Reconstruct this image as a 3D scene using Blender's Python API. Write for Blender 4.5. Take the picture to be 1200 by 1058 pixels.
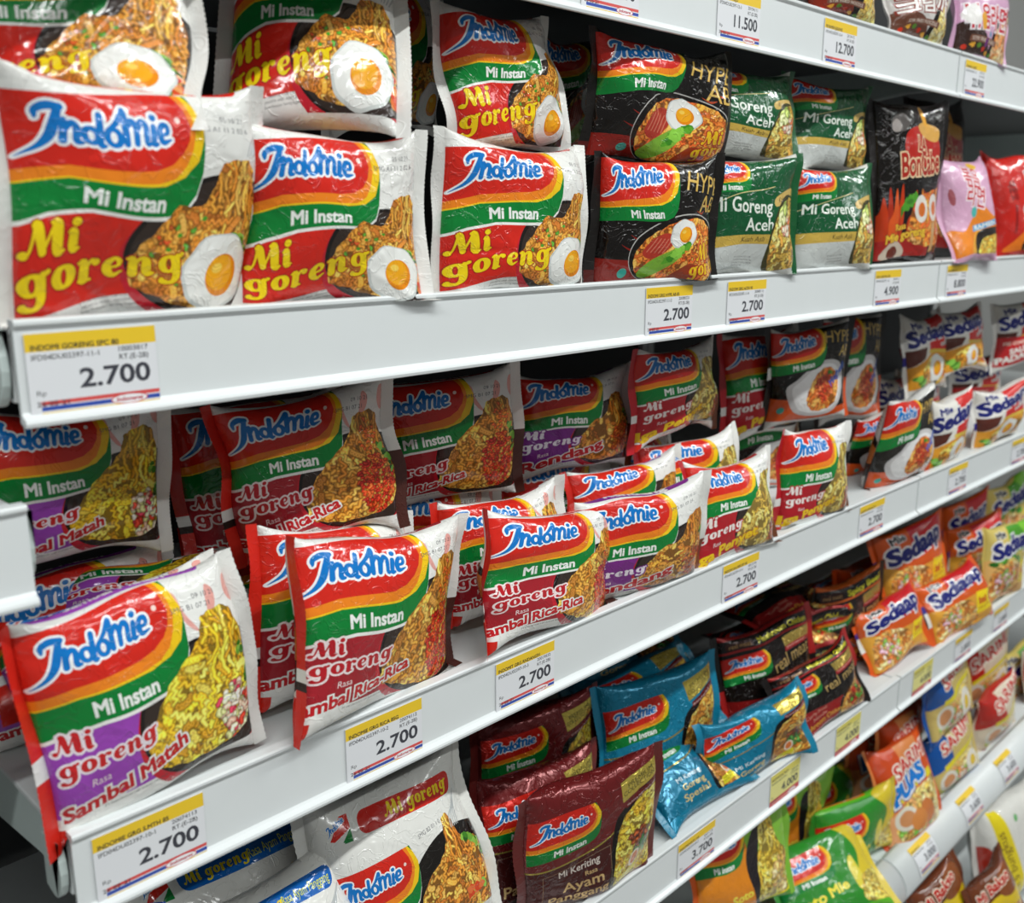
import bpy, math, random
import numpy as np
from mathutils import Vector, Matrix, geometry

for _o in list(bpy.data.objects):
    bpy.data.objects.remove(_o, do_unlink=True)
scene = bpy.context.scene
COL = scene.collection
ZC = 1.45                      # camera height above the shop floor

# ------------------------------------------------------------------ camera
cam_data = bpy.data.cameras.new('camera')
cam_data.sensor_width = 36.0
cam_data.sensor_fit = 'HORIZONTAL'
cam_data.lens = 36.0 * 1153.0 / 1200.0
cam_data.clip_start = 0.02
cam_data.dof.use_dof = True
cam_data.dof.focus_distance = 0.74
cam_data.dof.aperture_fstop = 7.5
cam = bpy.data.objects.new('camera', cam_data)
COL.objects.link(cam)
cam.location = (0, 0, ZC)
cam.rotation_euler = (math.radians(90 - 13.07), 0, math.radians(-45.1))
scene.camera = cam

# ------------------------------------------------------------------ world, lamps, exposure
world = bpy.data.worlds.new('shop_ambient')
scene.world = world
world.use_nodes = True
wbg = world.node_tree.nodes['Background']
wbg.inputs['Color'].default_value = (0.95, 1.0, 1.0, 1)
wbg.inputs['Strength'].default_value = 0.165

def tube_lamp(name, loc, sx, sy, power):
    d = bpy.data.lights.new(name, 'AREA')
    d.shape = 'RECTANGLE'; d.size = sx; d.size_y = sy; d.energy = power
    d.color = (0.965, 1.0, 0.985)
    o = bpy.data.objects.new(name, d); COL.objects.link(o)
    o.location = loc
    return o
# fluorescent rows over the aisle
for lx in (-1.1, 0.35, 1.8, 3.2):
    tube_lamp('ceiling_tube_light', (lx, -0.50, 2.80), 1.25, 0.06, 20)
for lx in (-0.4, 1.2, 2.8):
    tube_lamp('ceiling_tube_light', (lx, -1.5, 2.80), 1.25, 0.06, 11)
scene.view_settings.view_transform = 'Standard'
scene.view_settings.look = 'None'
scene.view_settings.exposure = 0.0
scene.view_settings.gamma = 1.0
scene.view_settings.use_curve_mapping = False

# ------------------------------------------------------------------ helpers
def hx(h, a=1.0):
    h = h.lstrip('#')
    return (int(h[0:2], 16)/255, int(h[2:4], 16)/255, int(h[4:6], 16)/255, a)

def lin(c):
    return tuple((x/12.92 if x <= 0.04045 else ((x+0.055)/1.055)**2.4) for x in c[:3]) + (1.0,)

def new_mat(name):
    m = bpy.data.materials.new(name); m.use_nodes = True
    nt = m.node_tree
    return m, nt, nt.nodes['Principled BSDF']

def plain(name, col, rough=0.5, metal=0.0, noise=0.0, spec=0.5, nscale=40.0):
    m, nt, b = new_mat(name)
    b.inputs['Roughness'].default_value = rough
    b.inputs['Metallic'].default_value = metal
    b.inputs['Specular IOR Level'].default_value = spec
    if noise > 0:
        tc = nt.nodes.new('ShaderNodeTexCoord'); n = nt.nodes.new('ShaderNodeTexNoise')
        n.inputs['Scale'].default_value = nscale; n.inputs['Detail'].default_value = 5
        nt.links.new(tc.outputs['Object'], n.inputs['Vector'])
        r = nt.nodes.new('ShaderNodeMapRange')
        r.inputs['To Min'].default_value = 1-noise; r.inputs['To Max'].default_value = 1.0
        nt.links.new(n.outputs['Fac'], r.inputs['Value'])
        mx = nt.nodes.new('ShaderNodeMix'); mx.data_type = 'RGBA'; mx.blend_type = 'MULTIPLY'
        mx.inputs['Factor'].default_value = 1
        mx.inputs['A'].default_value = lin(col)
        nt.links.new(r.outputs['Result'], mx.inputs['B'])
        nt.links.new(mx.outputs['Result'], b.inputs['Base Color'])
    else:
        b.inputs['Base Color'].default_value = lin(col)
    return m

def film_mat(name, rough, bump, metal, sat=1.0):
    """printed plastic film: ink colour from the 'print' attribute, crumples from noise"""
    m, nt, b = new_mat(name)
    N = nt.nodes; Lk = nt.links
    at = N.new('ShaderNodeAttribute'); at.attribute_name = 'print'
    Lk.new(at.outputs['Color'], b.inputs['Base Color'])
    mt = N.new('ShaderNodeMapRange')
    mt.inputs['From Min'].default_value = 0; mt.inputs['From Max'].default_value = 1
    mt.inputs['To Min'].default_value = 0.9; mt.inputs['To Max'].default_value = metal
    Lk.new(at.outputs['Alpha'], mt.inputs['Value'])
    Lk.new(mt.outputs['Result'], b.inputs['Metallic'])
    b.inputs['Roughness'].default_value = rough
    b.inputs['Specular IOR Level'].default_value = 0.55
    tc = N.new('ShaderNodeTexCoord')
    oi = N.new('ShaderNodeObjectInfo')
    ad = N.new('ShaderNodeVectorMath'); ad.operation = 'ADD'
    mul = N.new('ShaderNodeVectorMath'); mul.operation = 'SCALE'; mul.inputs['Scale'].default_value = 1.0
    Lk.new(tc.outputs['Object'], ad.inputs[0])
    Lk.new(oi.outputs['Random'], ad.inputs[1])
    # large soft dents
    n1 = N.new('ShaderNodeTexNoise'); n1.inputs['Scale'].default_value = 42; n1.inputs['Detail'].default_value = 2
    n1.inputs['Distortion'].default_value = 0.8
    Lk.new(ad.outputs[0], n1.inputs['Vector'])
    # sharp creases: ridged noise
    n2 = N.new('ShaderNodeTexNoise'); n2.inputs['Scale'].default_value = 60; n2.inputs['Detail'].default_value = 3
    n2.inputs['Distortion'].default_value = 1.6; n2.inputs['Roughness'].default_value = 0.45
    Lk.new(ad.outputs[0], n2.inputs['Vector'])
    sb = N.new('ShaderNodeMath'); sb.operation = 'SUBTRACT'; sb.inputs[1].default_value = 0.5
    Lk.new(n2.outputs['Fac'], sb.inputs[0])
    ab = N.new('ShaderNodeMath'); ab.operation = 'ABSOLUTE'; Lk.new(sb.outputs[0], ab.inputs[0])
    mr = N.new('ShaderNodeMapRange'); mr.interpolation_type = 'SMOOTHSTEP'
    mr.inputs['From Min'].default_value = 0.0; mr.inputs['From Max'].default_value = 0.035
    mr.inputs['To Min'].default_value = 1.0; mr.inputs['To Max'].default_value = 0.0
    Lk.new(ab.outputs[0], mr.inputs['Value'])
    sc = N.new('ShaderNodeMath'); sc.operation = 'MULTIPLY'; sc.inputs[1].default_value = 0.165
    Lk.new(mr.outputs['Result'], sc.inputs[0])
    sm = N.new('ShaderNodeMath'); sm.operation = 'ADD'
    Lk.new(n1.outputs['Fac'], sm.inputs[0]); Lk.new(sc.outputs[0], sm.inputs[1])
    bp = N.new('ShaderNodeBump'); bp.inputs['Strength'].default_value = bump
    bp.inputs['Distance'].default_value = 0.0045
    Lk.new(sm.outputs[0], bp.inputs['Height'])
    Lk.new(bp.outputs['Normal'], b.inputs['Normal'])
    return m

M_FILM = film_mat('printed_gloss_film', 0.13, 0.42, 0.0)
M_FOIL = film_mat('printed_foil_film', 0.2, 0.7, 0.3)
M_SEAL = film_mat('crimped_seal_film', 0.28, 0.25, 0.0)
M_RAIL = plain('white_rail_plastic', hx('dfe3e4'), 0.34, 0, 0.04)
M_STEEL = plain('white_painted_steel', hx('d9dddd'), 0.42, 0, 0.05)
M_BACK = plain('grey_back_panel', hx('242526'), 0.6, 0, 0.1)
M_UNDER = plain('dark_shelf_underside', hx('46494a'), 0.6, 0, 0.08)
M_BRACKET = plain('pale_bracket_steel', hx('c4d0cd'), 0.4, 0, 0.05)
M_FLOOR = plain('shop_floor_tile', hx('8e8b86'), 0.3, 0, 0.1, nscale=4)
M_CEIL = plain('white_ceiling', hx('e6e6e2'), 0.8)
M_WALL = plain('grey_wall', hx('8c8c8a'), 0.7)

def tag(o, label, cat, group=None):
    o['label'] = label; o['category'] = cat
    if group: o['group'] = group
    return o

def empty(name, loc, rot=None):
    o = bpy.data.objects.new(name, None); COL.objects.link(o)
    o.empty_display_size = 0.02
    o.location = loc
    if rot: o.rotation_mode = 'YXZ'; o.rotation_euler = rot
    return o

def mesh_obj(name, verts, faces, mat, parent=None, smooth=False, bevel=0):
    me = bpy.data.meshes.new(name)
    me.from_pydata([tuple(v) for v in verts], [], [tuple(f) for f in faces])
    me.validate(); me.update()
    me.materials.append(mat)
    if smooth:
        for p in me.polygons: p.use_smooth = True
    o = bpy.data.objects.new(name, me); COL.objects.link(o)
    if parent: o.parent = parent
    if bevel:
        md = o.modifiers.new('edge', 'BEVEL'); md.width = bevel; md.segments = 2; md.limit_method = 'ANGLE'
    return o

def box_vf(x0, x1, y0, y1, z0, z1, base=0):
    v = [(x0,y0,z0),(x1,y0,z0),(x1,y1,z0),(x0,y1,z0),(x0,y0,z1),(x1,y0,z1),(x1,y1,z1),(x0,y1,z1)]
    f = [(0,3,2,1),(4,5,6,7),(0,1,5,4),(1,2,6,5),(2,3,7,6),(3,0,4,7)]
    return v, [tuple(i+base for i in q) for q in f]

def boxes(name, lst, mat, parent=None, bevel=0):
    V, F = [], []
    for b in lst:
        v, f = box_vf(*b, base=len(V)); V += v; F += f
    return mesh_obj(name, V, F, mat, parent, bevel=bevel)

def extrude_x(name, prof, x0, x1, mat, parent=None, smooth=False, bevel=0):
    """closed (y,z) profile swept along x"""
    n = len(prof)
    V = [(x0, y, z) for y, z in prof] + [(x1, y, z) for y, z in prof]
    F = [(i, (i+1) % n, n+(i+1) % n, n+i) for i in range(n)]
    F += [tuple(range(n))[::-1], tuple(range(n, 2*n))]
    o = mesh_obj(name, V, F, mat, parent, bevel=bevel)
    if smooth:
        for p in o.data.polygons: p.use_smooth = len(p.vertices) == 4
    return o

# ------------------------------------------------------------------ 2D print engine (all units millimetres)
_glyph = {}
def text_loops(s):
    """outline loops of a text line set in the built-in font, cap height = 1, outer loops CCW, holes CW"""
    if s in _glyph: return _glyph[s]
    cu = bpy.data.curves.new('t', 'FONT'); cu.body = s; cu.size = 1.0
    cu.fill_mode = 'NONE'; cu.resolution_u = 3
    ob = bpy.data.objects.new('t', cu); COL.objects.link(ob)
    dg = bpy.context.evaluated_depsgraph_get()
    me = bpy.data.meshes.new_from_object(ob.evaluated_get(dg))
    co = np.array([v.co[:2] for v in me.vertices]).reshape(-1, 2)
    nb = {}
    for e in me.edges:
        a, b = e.vertices
        nb.setdefault(a, []).append(b); nb.setdefault(b, []).append(a)
    seen = set(); loops = []
    for st in nb:
        if st in seen: continue
        lp = [st]; seen.add(st); cur = st
        while True:
            nx = [q for q in nb[cur] if q not in seen]
            if not nx: break
            cur = nx[0]; seen.add(cur); lp.append(cur)
        if len(lp) > 2: loops.append(co[lp])
    bpy.data.objects.remove(ob); bpy.data.curves.remove(cu); bpy.data.meshes.remove(me)
    out = []
    for i, l in enumerate(loops):
        d = 0
        for j, k in enumerate(loops):
            if j != i and abs(winding(l[:1], [k])[0]) > 0: d += 1
        A = area(l)
        if (d % 2 == 0) != (A > 0): l = l[::-1]
        out.append(l / 0.72)
    _glyph[s] = out
    return out

def area(l):
    x, y = l[:, 0], l[:, 1]
    return 0.5*np.sum(x*np.roll(y, -1) - np.roll(x, -1)*y)

def winding(P, loops):
    w = np.zeros(len(P), int)
    A = np.concatenate(loops); B = np.concatenate([np.roll(l, -1, 0) for l in loops])
    step = max(1, int(3e6 // max(1, len(A))))
    for i in range(0, len(P), step):
        p = P[i:i+step]
        ay, by = A[None, :, 1], B[None, :, 1]; py = p[:, 1:2]
        cr = (B[None, :, 0]-A[None, :, 0])*(py-ay) - (p[:, 0:1]-A[None, :, 0])*(by-ay)
        up = (ay <= py) & (by > py) & (cr > 0); dn = (ay > py) & (by <= py) & (cr < 0)
        w[i:i+step] = up.sum(1) - dn.sum(1)
    return w

def grow(loops, d):
    """offset loops outwards (solid side is left of travel)"""
    out = []
    for l in loops:
        a = l - np.roll(l, 1, 0); b = np.roll(l, -1, 0) - l
        na = np.stack([a[:, 1], -a[:, 0]], 1); nb_ = np.stack([b[:, 1], -b[:, 0]], 1)
        na /= np.linalg.norm(na, axis=1, keepdims=True)+1e-9; nb_ /= np.linalg.norm(nb_, axis=1, keepdims=True)+1e-9
        n = na+nb_; ln = np.linalg.norm(n, axis=1, keepdims=True)+1e-9
        n = n/ln; c = np.clip((n*na).sum(1, keepdims=True), 0.55, 1)
        out.append(l + n*d/c)
    return out

def xf(loops, sx=1, sy=None, ox=0, oy=0, rot=0, shear=0):
    sy = sx if sy is None else sy
    c, s = math.cos(math.radians(rot)), math.sin(math.radians(rot))
    out = []
    for l in loops:
        x = l[:, 0]*sx + l[:, 1]*sy*shear; y = l[:, 1]*sy
        out.append(np.stack([x*c-y*s+ox, x*s+y*c+oy], 1))
    return out

def txt(s, x, y, h, w=None, rot=0, shear=0, bold=0, align='L'):
    lp = text_loops(s)
    if not lp: return []
    allp = np.concatenate(lp); x0, x1 = allp[:, 0].min(), allp[:, 0].max()
    if bold: lp = grow(lp, bold)
    sx = h if w is None else w/(x1-x0)
    off = {'L': -x0, 'R': -x1, 'C': -(x0+x1)/2}[align]
    lp = [l+np.array([off, 0]) for l in lp]
    return xf(lp, sx, h, x, y, rot, shear)

def stroke(pts, extra=0.0):
    """variable-width brush stroke [(x,y,r),...] -> one CCW loop"""
    p = np.array(pts, float)
    # smooth resample (Catmull-Rom)
    if len(p) > 2:
        q = []
        e = np.vstack([2*p[0]-p[1], p, 2*p[-1]-p[-2]])
        for i in range(1, len(e)-2):
            for t in np.linspace(0, 1, 5, endpoint=False):
                a, b, c, d = e[i-1], e[i], e[i+1], e[i+2]
                q.append(0.5*((2*b)+(-a+c)*t+(2*a-5*b+4*c-d)*t*t+(-a+3*b-3*c+d)*t**3))
        q.append(p[-1]); p = np.array(q)
    r = np.maximum(p[:, 2], 0.04)+extra
    t = np.gradient(p[:, :2], axis=0); t /= np.linalg.norm(t, axis=1, keepdims=True)+1e-9
    n = np.stack([-t[:, 1], t[:, 0]], 1)
    Lf = p[:, :2]+n*r[:, None]; Rt = p[:, :2]-n*r[:, None]
    def cap(c, ang, rr):
        a = ang + np.linspace(-math.pi/2, math.pi/2, 6)[1:-1]
        return np.stack([c[0]+rr*np.cos(a), c[1]+rr*np.sin(a)], 1)
    a1 = math.atan2(t[-1, 1], t[-1, 0]); a0 = math.atan2(-t[0, 1], -t[0, 0])
    return np.vstack([Rt, cap(p[-1, :2], a1, r[-1]), Lf[::-1], cap(p[0, :2], a0, r[0])])

def ring(cx, cy, rx, ry, w0, w1, a0=0, a1=360, tilt=0):
    out = []
    for a in np.linspace(a0, a1, max(5, int(abs(a1-a0)/24))):
        r = math.radians(a)
        k = abs(math.cos(r))
        out.append((cx+rx*math.cos(r)+tilt*ry*math.sin(r), cy+ry*math.sin(r), w1+(w0-w1)*k))
    return out

def ell(cx, cy, rx, ry, n=40, rot=0, wob=0, seed=0):
    a = np.linspace(0, 2*math.pi, n, endpoint=False)
    r = np.ones(n)
    if wob:
        rg = np.random.RandomState(seed)
        for k in (2, 3, 5, 7): r += wob*rg.uniform(-1, 1)*np.sin(k*a+rg.uniform(0, 6))
    x, y = rx*np.cos(a)*r, ry*np.sin(a)*r
    c, s = math.cos(math.radians(rot)), math.sin(math.radians(rot))
    return np.stack([cx+x*c-y*s, cy+x*s+y*c], 1)

def poly(*p):
    l = np.array(p, float)
    return l if area(l) > 0 else l[::-1]

def smooth_poly(p, n=5):
    p = np.array(p, float); q = []
    N_ = len(p)
    for i in range(N_):
        a, b, c, d = p[i-1], p[i], p[(i+1) % N_], p[(i+2) % N_]
        for t in np.linspace(0, 1, n, endpoint=False):
            q.append(0.5*((2*b)+(-a+c)*t+(2*a-5*b+4*c-d)*t*t+(-a+3*b-3*c+d)*t**3))
    q = np.array(q)
    return q if area(q) > 0 else q[::-1]

def rrect(x0, y0, x1, y1, r, n=5):
    q = []
    for cx, cy, a in ((x1-r, y0+r, -90), (x1-r, y1-r, 0), (x0+r, y1-r, 90), (x0+r, y0+r, 180)):
        for t in np.linspace(0, 90, n):
            q.append((cx+r*math.cos(math.radians(a+t)), cy+r*math.sin(math.radians(a+t))))
    return np.array(q)

# brush-script logo lettering, about 10 wide and 4 tall
LOGO = [
    [(0.75, 3.0, .16), (0.8, 3.5, .30), (1.4, 3.75, .34), (2.2, 3.62, .30)],
    [(2.1, 3.65, .30), (1.75, 2.6, .36), (1.35, 1.6, .36), (0.65, 0.85, .24), (-0.5, 0.3, .08)],
    [(2.3, 2.75, .28), (2.1, 1.3, .30)], [(2.15, 1.9, .22), (2.65, 2.55, .28), (3.0, 2.3, .28), (2.9, 1.35, .28), (3.2, 1.25, .20)],
    ring(3.8, 1.85, .42, .5, .27, .22), [(4.55, 3.3, .28), (4.3, 1.35, .28), (4.6, 1.25, .18)],
    ring(5.25, 1.9, .45, .55, .27, .22),
    [(5.0, 2.45, .16), (5.6, 2.9, .24), (6.25, 3.75, .28)],
    [(6.25, 3.65, .30), (6.1, 1.55, .30)], [(6.15, 2.4, .22), (6.6, 3.05, .28), (6.95, 2.75, .28), (6.85, 1.6, .28)],
    [(6.95, 2.4, .22), (7.4, 3.05, .28), (7.75, 2.75, .28), (7.65, 1.7, .28), (7.95, 1.6, .18)],
    [(8.35, 2.75, .29), (8.2, 1.65, .29), (8.5, 1.6, .18)], ring(8.42, 3.4, .1, .1, .22, .22),
    [(8.85, 2.2, .18), (9.45, 2.35, .22), (9.4, 2.85, .25), (8.98, 2.8, .27), (8.78, 2.2, .30), (9.0, 1.7, .27), (9.7, 1.85, .12)],
]
def logo(x, y, w, h=None, rot=0, shear=0.0):
    sx = w/10.0; sy = sx if h is None else h/4.0
    a = xf([stroke(s, .16) for s in LOGO], sx, sy, x, y, rot, shear)
    b = xf([stroke(s, -.045) for s in LOGO], sx, sy, x, y, rot, shear)
    return a, b

# fat italic serif lettering, x-height about 5, cap about 7.4
FAT = {
 'M': (9.6, [[(0.7, 1.2, .85), (0.8, 1.1, .8)], [(0.9, .75, .3), (1.9, 2.2, .28), (3.0, 6.9, .35)], [(2.7, 6.9, .5), (3.3, 6.6, 1.0), (4.3, 1.2, .8)],
             [(4.2, .8, .3), (6.8, 6.9, .35)], [(6.3, 7.0, .5), (7.2, 6.6, 1.05), (7.5, 1.0, 1.1), (8.9, .8, .3)]]),
 'i': (3.4, [[(0.2, 4.5, .35), (1.1, 4.6, .9), (1.3, .9, 1.0), (2.6, .8, .3)], ring(1.5, 6.8, .25, .25, .75, .75)]),
 'g': (6.2, [ring(2.6, 2.9, 1.45, 1.9, .85, .35), [(4.6, 4.8, .5), (4.3, 3.0, .9), (4.1, -.6, .85), (2.8, -2.0, .5), (1.0, -1.6, .7), (.9, -1.1, .6)], [(4.7, 4.4, .4), (5.6, 4.9, .55)]]),
 'o': (5.4, [ring(2.6, 2.7, 1.55, 2.05, .95, .38)]),
 'r': (5.0, [[(0.3, 4.6, .35), (1.3, 4.5, .85), (1.3, .7, 1.0)], [(1.7, 3.2, .3), (2.8, 4.7, .45), (3.7, 4.3, .85)], [(0.4, .5, .3), (2.6, .5, .3)]]),
 'e': (5.0, [[(1.3, 2.5, .3), (3.3, 2.9, .35), (3.6, 4.1, .6), (2.6, 4.8, .45), (1.2, 3.6, .85), (1.1, 1.9, .95), (2.3, .6, .55), (4.1, 1.5, .2)]]),
 'n': (6.4, [[(0.3, 4.6, .35), (1.3, 4.4, .85), (1.3, .7, 1.0)], [(1.8, 3.2, .35), (3.0, 4.7, .5), (4.1, 4.0, .95), (4.2, .9, 1.0), (5.6, .8, .3)]]),
 ' ': (2.5, []),
}
def fat(s, x, y, h, rot=0, shear=0.12, extra=0.0, sxk=1.0):
    """h = height of x-letters; returns loops"""
    k = h/5.0; out = []; cx = 0
    for ch in s:
        adv, sts = FAT[ch]
        for st in sts:
            l = stroke(st, extra/k); l = l.copy(); l[:, 0] += cx; out.append(l)
        cx += adv
    return xf(out, k*sxk, k, x, y, rot, shear)

class Art:
    def __init__(s, W, L, base, back=None):
        s.W, s.L = float(W), float(L); s.items = []; s.base = base; s.dense = []
        s.backcol = back
        if back: s.fill([poly((0, L), (W, L), (W, 2*L), (0, 2*L))], back)
    def fill(s, loops, col):
        loops = [l for l in loops if len(l) > 2]
        if loops: s.items.append((loops, col, None))
    def outline(s, loops, d, col): s.fill(grow(loops, d), col)
    def photo(s, loops, sampler, step):
        s.items.append((loops, None, sampler)); s.dense.append((loops, step))
    def line(s, pts, w, col):
        s.fill([stroke([(a, b, w/2) for a, b in pts])], col)
    def build(s, grid, k):
        """triangulate the whole print; grid = loose point spacing, k = food spacing factor"""
        W, H = s.W, s.H if hasattr(s, 'H') else 2*s.L
        pts = []; edges = []
        def add_loop(l, closed=True, seg=grid*1.6):
            l = np.asarray(l); nxt = np.roll(l, -1, 0) if closed else l[1:]
            q = []
            for a, b in zip(l if closed else l[:-1], nxt):
                d = np.hypot(*(b-a)); n = max(1, int(math.ceil(d/seg)))
                for t in range(n): q.append(a+(b-a)*t/n)
            i0 = len(pts); pts.extend(q)
            for i in range(len(q)): edges.append((i0+i, i0+(i+1) % len(q)))
        add_loop(poly((0, 0), (W, 0), (W, H), (0, H)), seg=grid)
        for loops, c, sm in s.items:
            for l in loops:
                mn, mx = l.min(0), l.max(0)
                if mx[0] < 0 or mx[1] < 0 or mn[0] > W or mn[1] > H: continue
                add_loop(l)
        rg = np.random.RandomState(5)
        gx = np.arange(grid*.6, W-grid*.3, grid); gy = np.arange(grid*.6, H-grid*.3, grid*.87)
        X, Y = np.meshgrid(gx, gy); X = X + (np.arange(len(gy)) % 2)[:, None]*grid*.5
        G = np.stack([X.ravel(), Y.ravel()], 1); G += rg.uniform(-.12, .12, G.shape)*grid
        # finer points at the two ends where the film puckers
        eg = grid*.55
        for xa, xb in ((eg*.5, 9), (W-9, W-eg*.5)):
            gx = np.arange(xa, xb, eg); gy = np.arange(eg*.5, H, eg)
            X, Y = np.meshgrid(gx, gy); g2 = np.stack([X.ravel(), Y.ravel()], 1)
            G = np.vstack([G, g2+rg.uniform(-.1, .1, g2.shape)*eg])
        for loops, step in s.dense:
            st = step*k; mn = np.min([l.min(0) for l in loops], 0); mx = np.max([l.max(0) for l in loops], 0)
            mn = np.maximum(mn, 0); mx = np.minimum(mx, (W, H))
            gx = np.arange(mn[0], mx[0], st); gy = np.arange(mn[1], mx[1], st*.87)
            if not len(gx) or not len(gy): continue
            X, Y = np.meshgrid(gx, gy); X = X + (np.arange(len(gy)) % 2)[:, None]*st*.5
            D = np.stack([X.ravel(), Y.ravel()], 1); D = D[winding(D, loops) != 0]
            G = np.vstack([G, D+rg.uniform(-.1, .1, D.shape)*st])
        G = G[(G[:, 0] > .05) & (G[:, 0] < W-.05) & (G[:, 1] > .05) & (G[:, 1] < H-.05)]
        allp = np.vstack([np.array(pts), G])
        r = geometry.delaunay_2d_cdt([Vector(p) for p in allp], edges, [], 0, 1e-5, False)
        V = np.array([v[:] for v in r[0]]); T = np.array([f for f in r[2] if len(f) == 3], int)
        C = V[T].mean(1)
        keep = (C[:, 0] > 0) & (C[:, 0] < W) & (C[:, 1] > 0) & (C[:, 1] < H)
        a = V[T]; ar = (a[:, 1, 0]-a[:, 0, 0])*(a[:, 2, 1]-a[:, 0, 1]) - (a[:, 1, 1]-a[:, 0, 1])*(a[:, 2, 0]-a[:, 0, 0])
        T[ar < 0] = T[ar < 0][:, ::-1]
        keep &= np.abs(ar) > 1e-7
        T = T[keep]; C = C[keep]
        col = np.empty((len(T), 3, 4)); col[:] = s.base
        for loops, c, sm in s.items:
            mn = np.min([l.min(0) for l in loops], 0); mx = np.max([l.max(0) for l in loops], 0)
            idx = np.where((C[:, 0] > mn[0]) & (C[:, 0] < mx[0]) & (C[:, 1] > mn[1]) & (C[:, 1] < mx[1]))[0]
            if not len(idx): continue
            idx = idx[winding(C[idx], loops) != 0]
            if not len(idx): continue
            if sm is None: col[idx] = c
            else:
                cc = sm(V[T[idx]].reshape(-1, 2)); col[idx] = cc.reshape(-1, 3, 4)
        used = np.unique(T); mp = -np.ones(len(V), int); mp[used] = np.arange(len(used))
        return V[used], mp[T], col

# printed food photographs: strands painted into a small colour field that is sampled at the print's vertices
def food(x0, y0, x1, y1, pal, n=170, seed=1, wave=1.0, width=1.0, base=None, lift=None, blobs=(), length=16):
    res = 0.34
    nx, ny = int((x1-x0)/res)+1, int((y1-y0)/res)+1
    img = np.empty((ny, nx, 3)); img[:] = hx(base)[:3] if base else np.mean([hx(p)[:3] for p in pal], 0)*.66
    rg = np.random.RandomState(seed)
    pal = [np.array(hx(p)[:3]) for p in pal]
    gx = x0+np.arange(nx)*res; gy = y0+np.arange(ny)*res
    def paint(path, w, c):
        mn, mx = path.min(0)-w*1.5, path.max(0)+w*1.5
        i0, i1 = np.searchsorted(gx, [mn[0], mx[0]]); j0, j1 = np.searchsorted(gy, [mn[1], mx[1]])
        if i1-i0 < 1 or j1-j0 < 1: return
        X, Y = np.meshgrid(gx[i0:i1], gy[j0:j1]); d = np.full(X.shape, 9.0)
        for a, b in zip(path[:-1], path[1:]):
            ab = b-a; t = np.clip(((X-a[0])*ab[0]+(Y-a[1])*ab[1])/(ab@ab+1e-9), 0, 1)
            d = np.minimum(d, np.hypot(X-a[0]-t*ab[0], Y-a[1]-t*ab[1]))
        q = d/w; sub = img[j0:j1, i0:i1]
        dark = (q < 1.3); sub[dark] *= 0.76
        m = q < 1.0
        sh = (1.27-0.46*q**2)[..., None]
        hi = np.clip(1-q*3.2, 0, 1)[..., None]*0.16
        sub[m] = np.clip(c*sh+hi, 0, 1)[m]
    for i in range(n):
        cx, cy = rg.uniform(x0, x1), rg.uniform(y0, y1)
        up = lift and (lift[0] < cx < lift[1]) and cy > lift[2]
        ang = rg.uniform(0, 6.28) if not up else math.pi/2+rg.uniform(-.15, .15)
        ln = length*width**.5*rg.uniform(.6, 1.3)*(1.2 if up else 1); m = 22
        t = np.linspace(-.5, .5, m)*ln
        amp = (1.15 if not up else .25)*wave*width**.8; fr = rg.uniform(1.1, 1.7)/width**.9; ph = rg.uniform(0, 6)
        bend = rg.uniform(-.05, .05)
        u = t; v = amp*np.sin(t*fr+ph)+bend*t*t
        if not up and rg.rand() < .5:                     # half the strands curl over themselves
            m2 = 34; t = np.linspace(-.5, .5, m2)*ln; q = t*fr*1.15+ph
            u = t*.55+amp*1.05*np.cos(q); v = amp*1.05*np.sin(q)+bend*t*t
        path = np.stack([cx+u*math.cos(ang)-v*math.sin(ang), cy+u*math.sin(ang)+v*math.cos(ang)], 1)
        c = pal[rg.randint(len(pal))]*rg.uniform(.8, 1.12)
        paint(path, width*rg.uniform(.85, 1.15), c)
    for (bx, by, brx, bry, cols, cnt, size) in blobs:
        cs = [np.array(hx(c)[:3]) for c in cols]
        for i in range(cnt):
            a = rg.uniform(0, 6.28); r = math.sqrt(rg.uniform(0, 1))
            cx, cy = bx+brx*r*math.cos(a), by+bry*r*math.sin(a); an = rg.uniform(0, 6.28); ll = size*rg.uniform(.3, 1.2)
            path = np.array([[cx, cy], [cx+ll*math.cos(an), cy+ll*math.sin(an)], [cx+ll*math.cos(an+.6)*1.5, cy+ll*math.sin(an+.6)*1.5]])
            paint(path, size*rg.uniform(.4, .7), cs[rg.randint(len(cs))]*rg.uniform(.85, 1.1))
    def sample(P):
        fx = np.clip((P[:, 0]-x0)/res, 0, nx-1.001); fy = np.clip((P[:, 1]-y0)/res, 0, ny-1.001)
        i, j = fx.astype(int), fy.astype(int); a, b = (fx-i)[:, None], (fy-j)[:, None]
        c = (img[j, i]*(1-a)+img[j, i+1 if False else np.minimum(i+1, nx-1)]*a)*(1-b) + (img[np.minimum(j+1, ny-1), i]*(1-a)+img[np.minimum(j+1, ny-1), np.minimum(i+1, nx-1)]*a)*b
        return np.concatenate([np.clip(c, 0, 1), np.ones((len(P), 1))], 1)
    return sample

def lumpy(pts, amp=1.2, seed=0, n=5):
    l = smooth_poly(pts, n); rg = np.random.RandomState(seed)
    a = np.arange(len(l)); d = amp*np.sin(a*1.9+rg.uniform(0, 6))*rg.uniform(.3, 1, len(l))
    return grow([l], 0)[0] + (grow([l], 1.0)[0]-l)*d[:, None]
# ------------------------------------------------------------------ packet prints
RED, BLUE, GREEN = hx('d3281c'), hx('1276c6'), hx('0c7f35')
ORANGE, YELLOW, WHITE, BLACK = hx('ef8420'), hx('f3c71c'), hx('ecebe7'), hx('17130f')
INK = hx('2c2c30')
LABELRED = hx('c32130')

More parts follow.
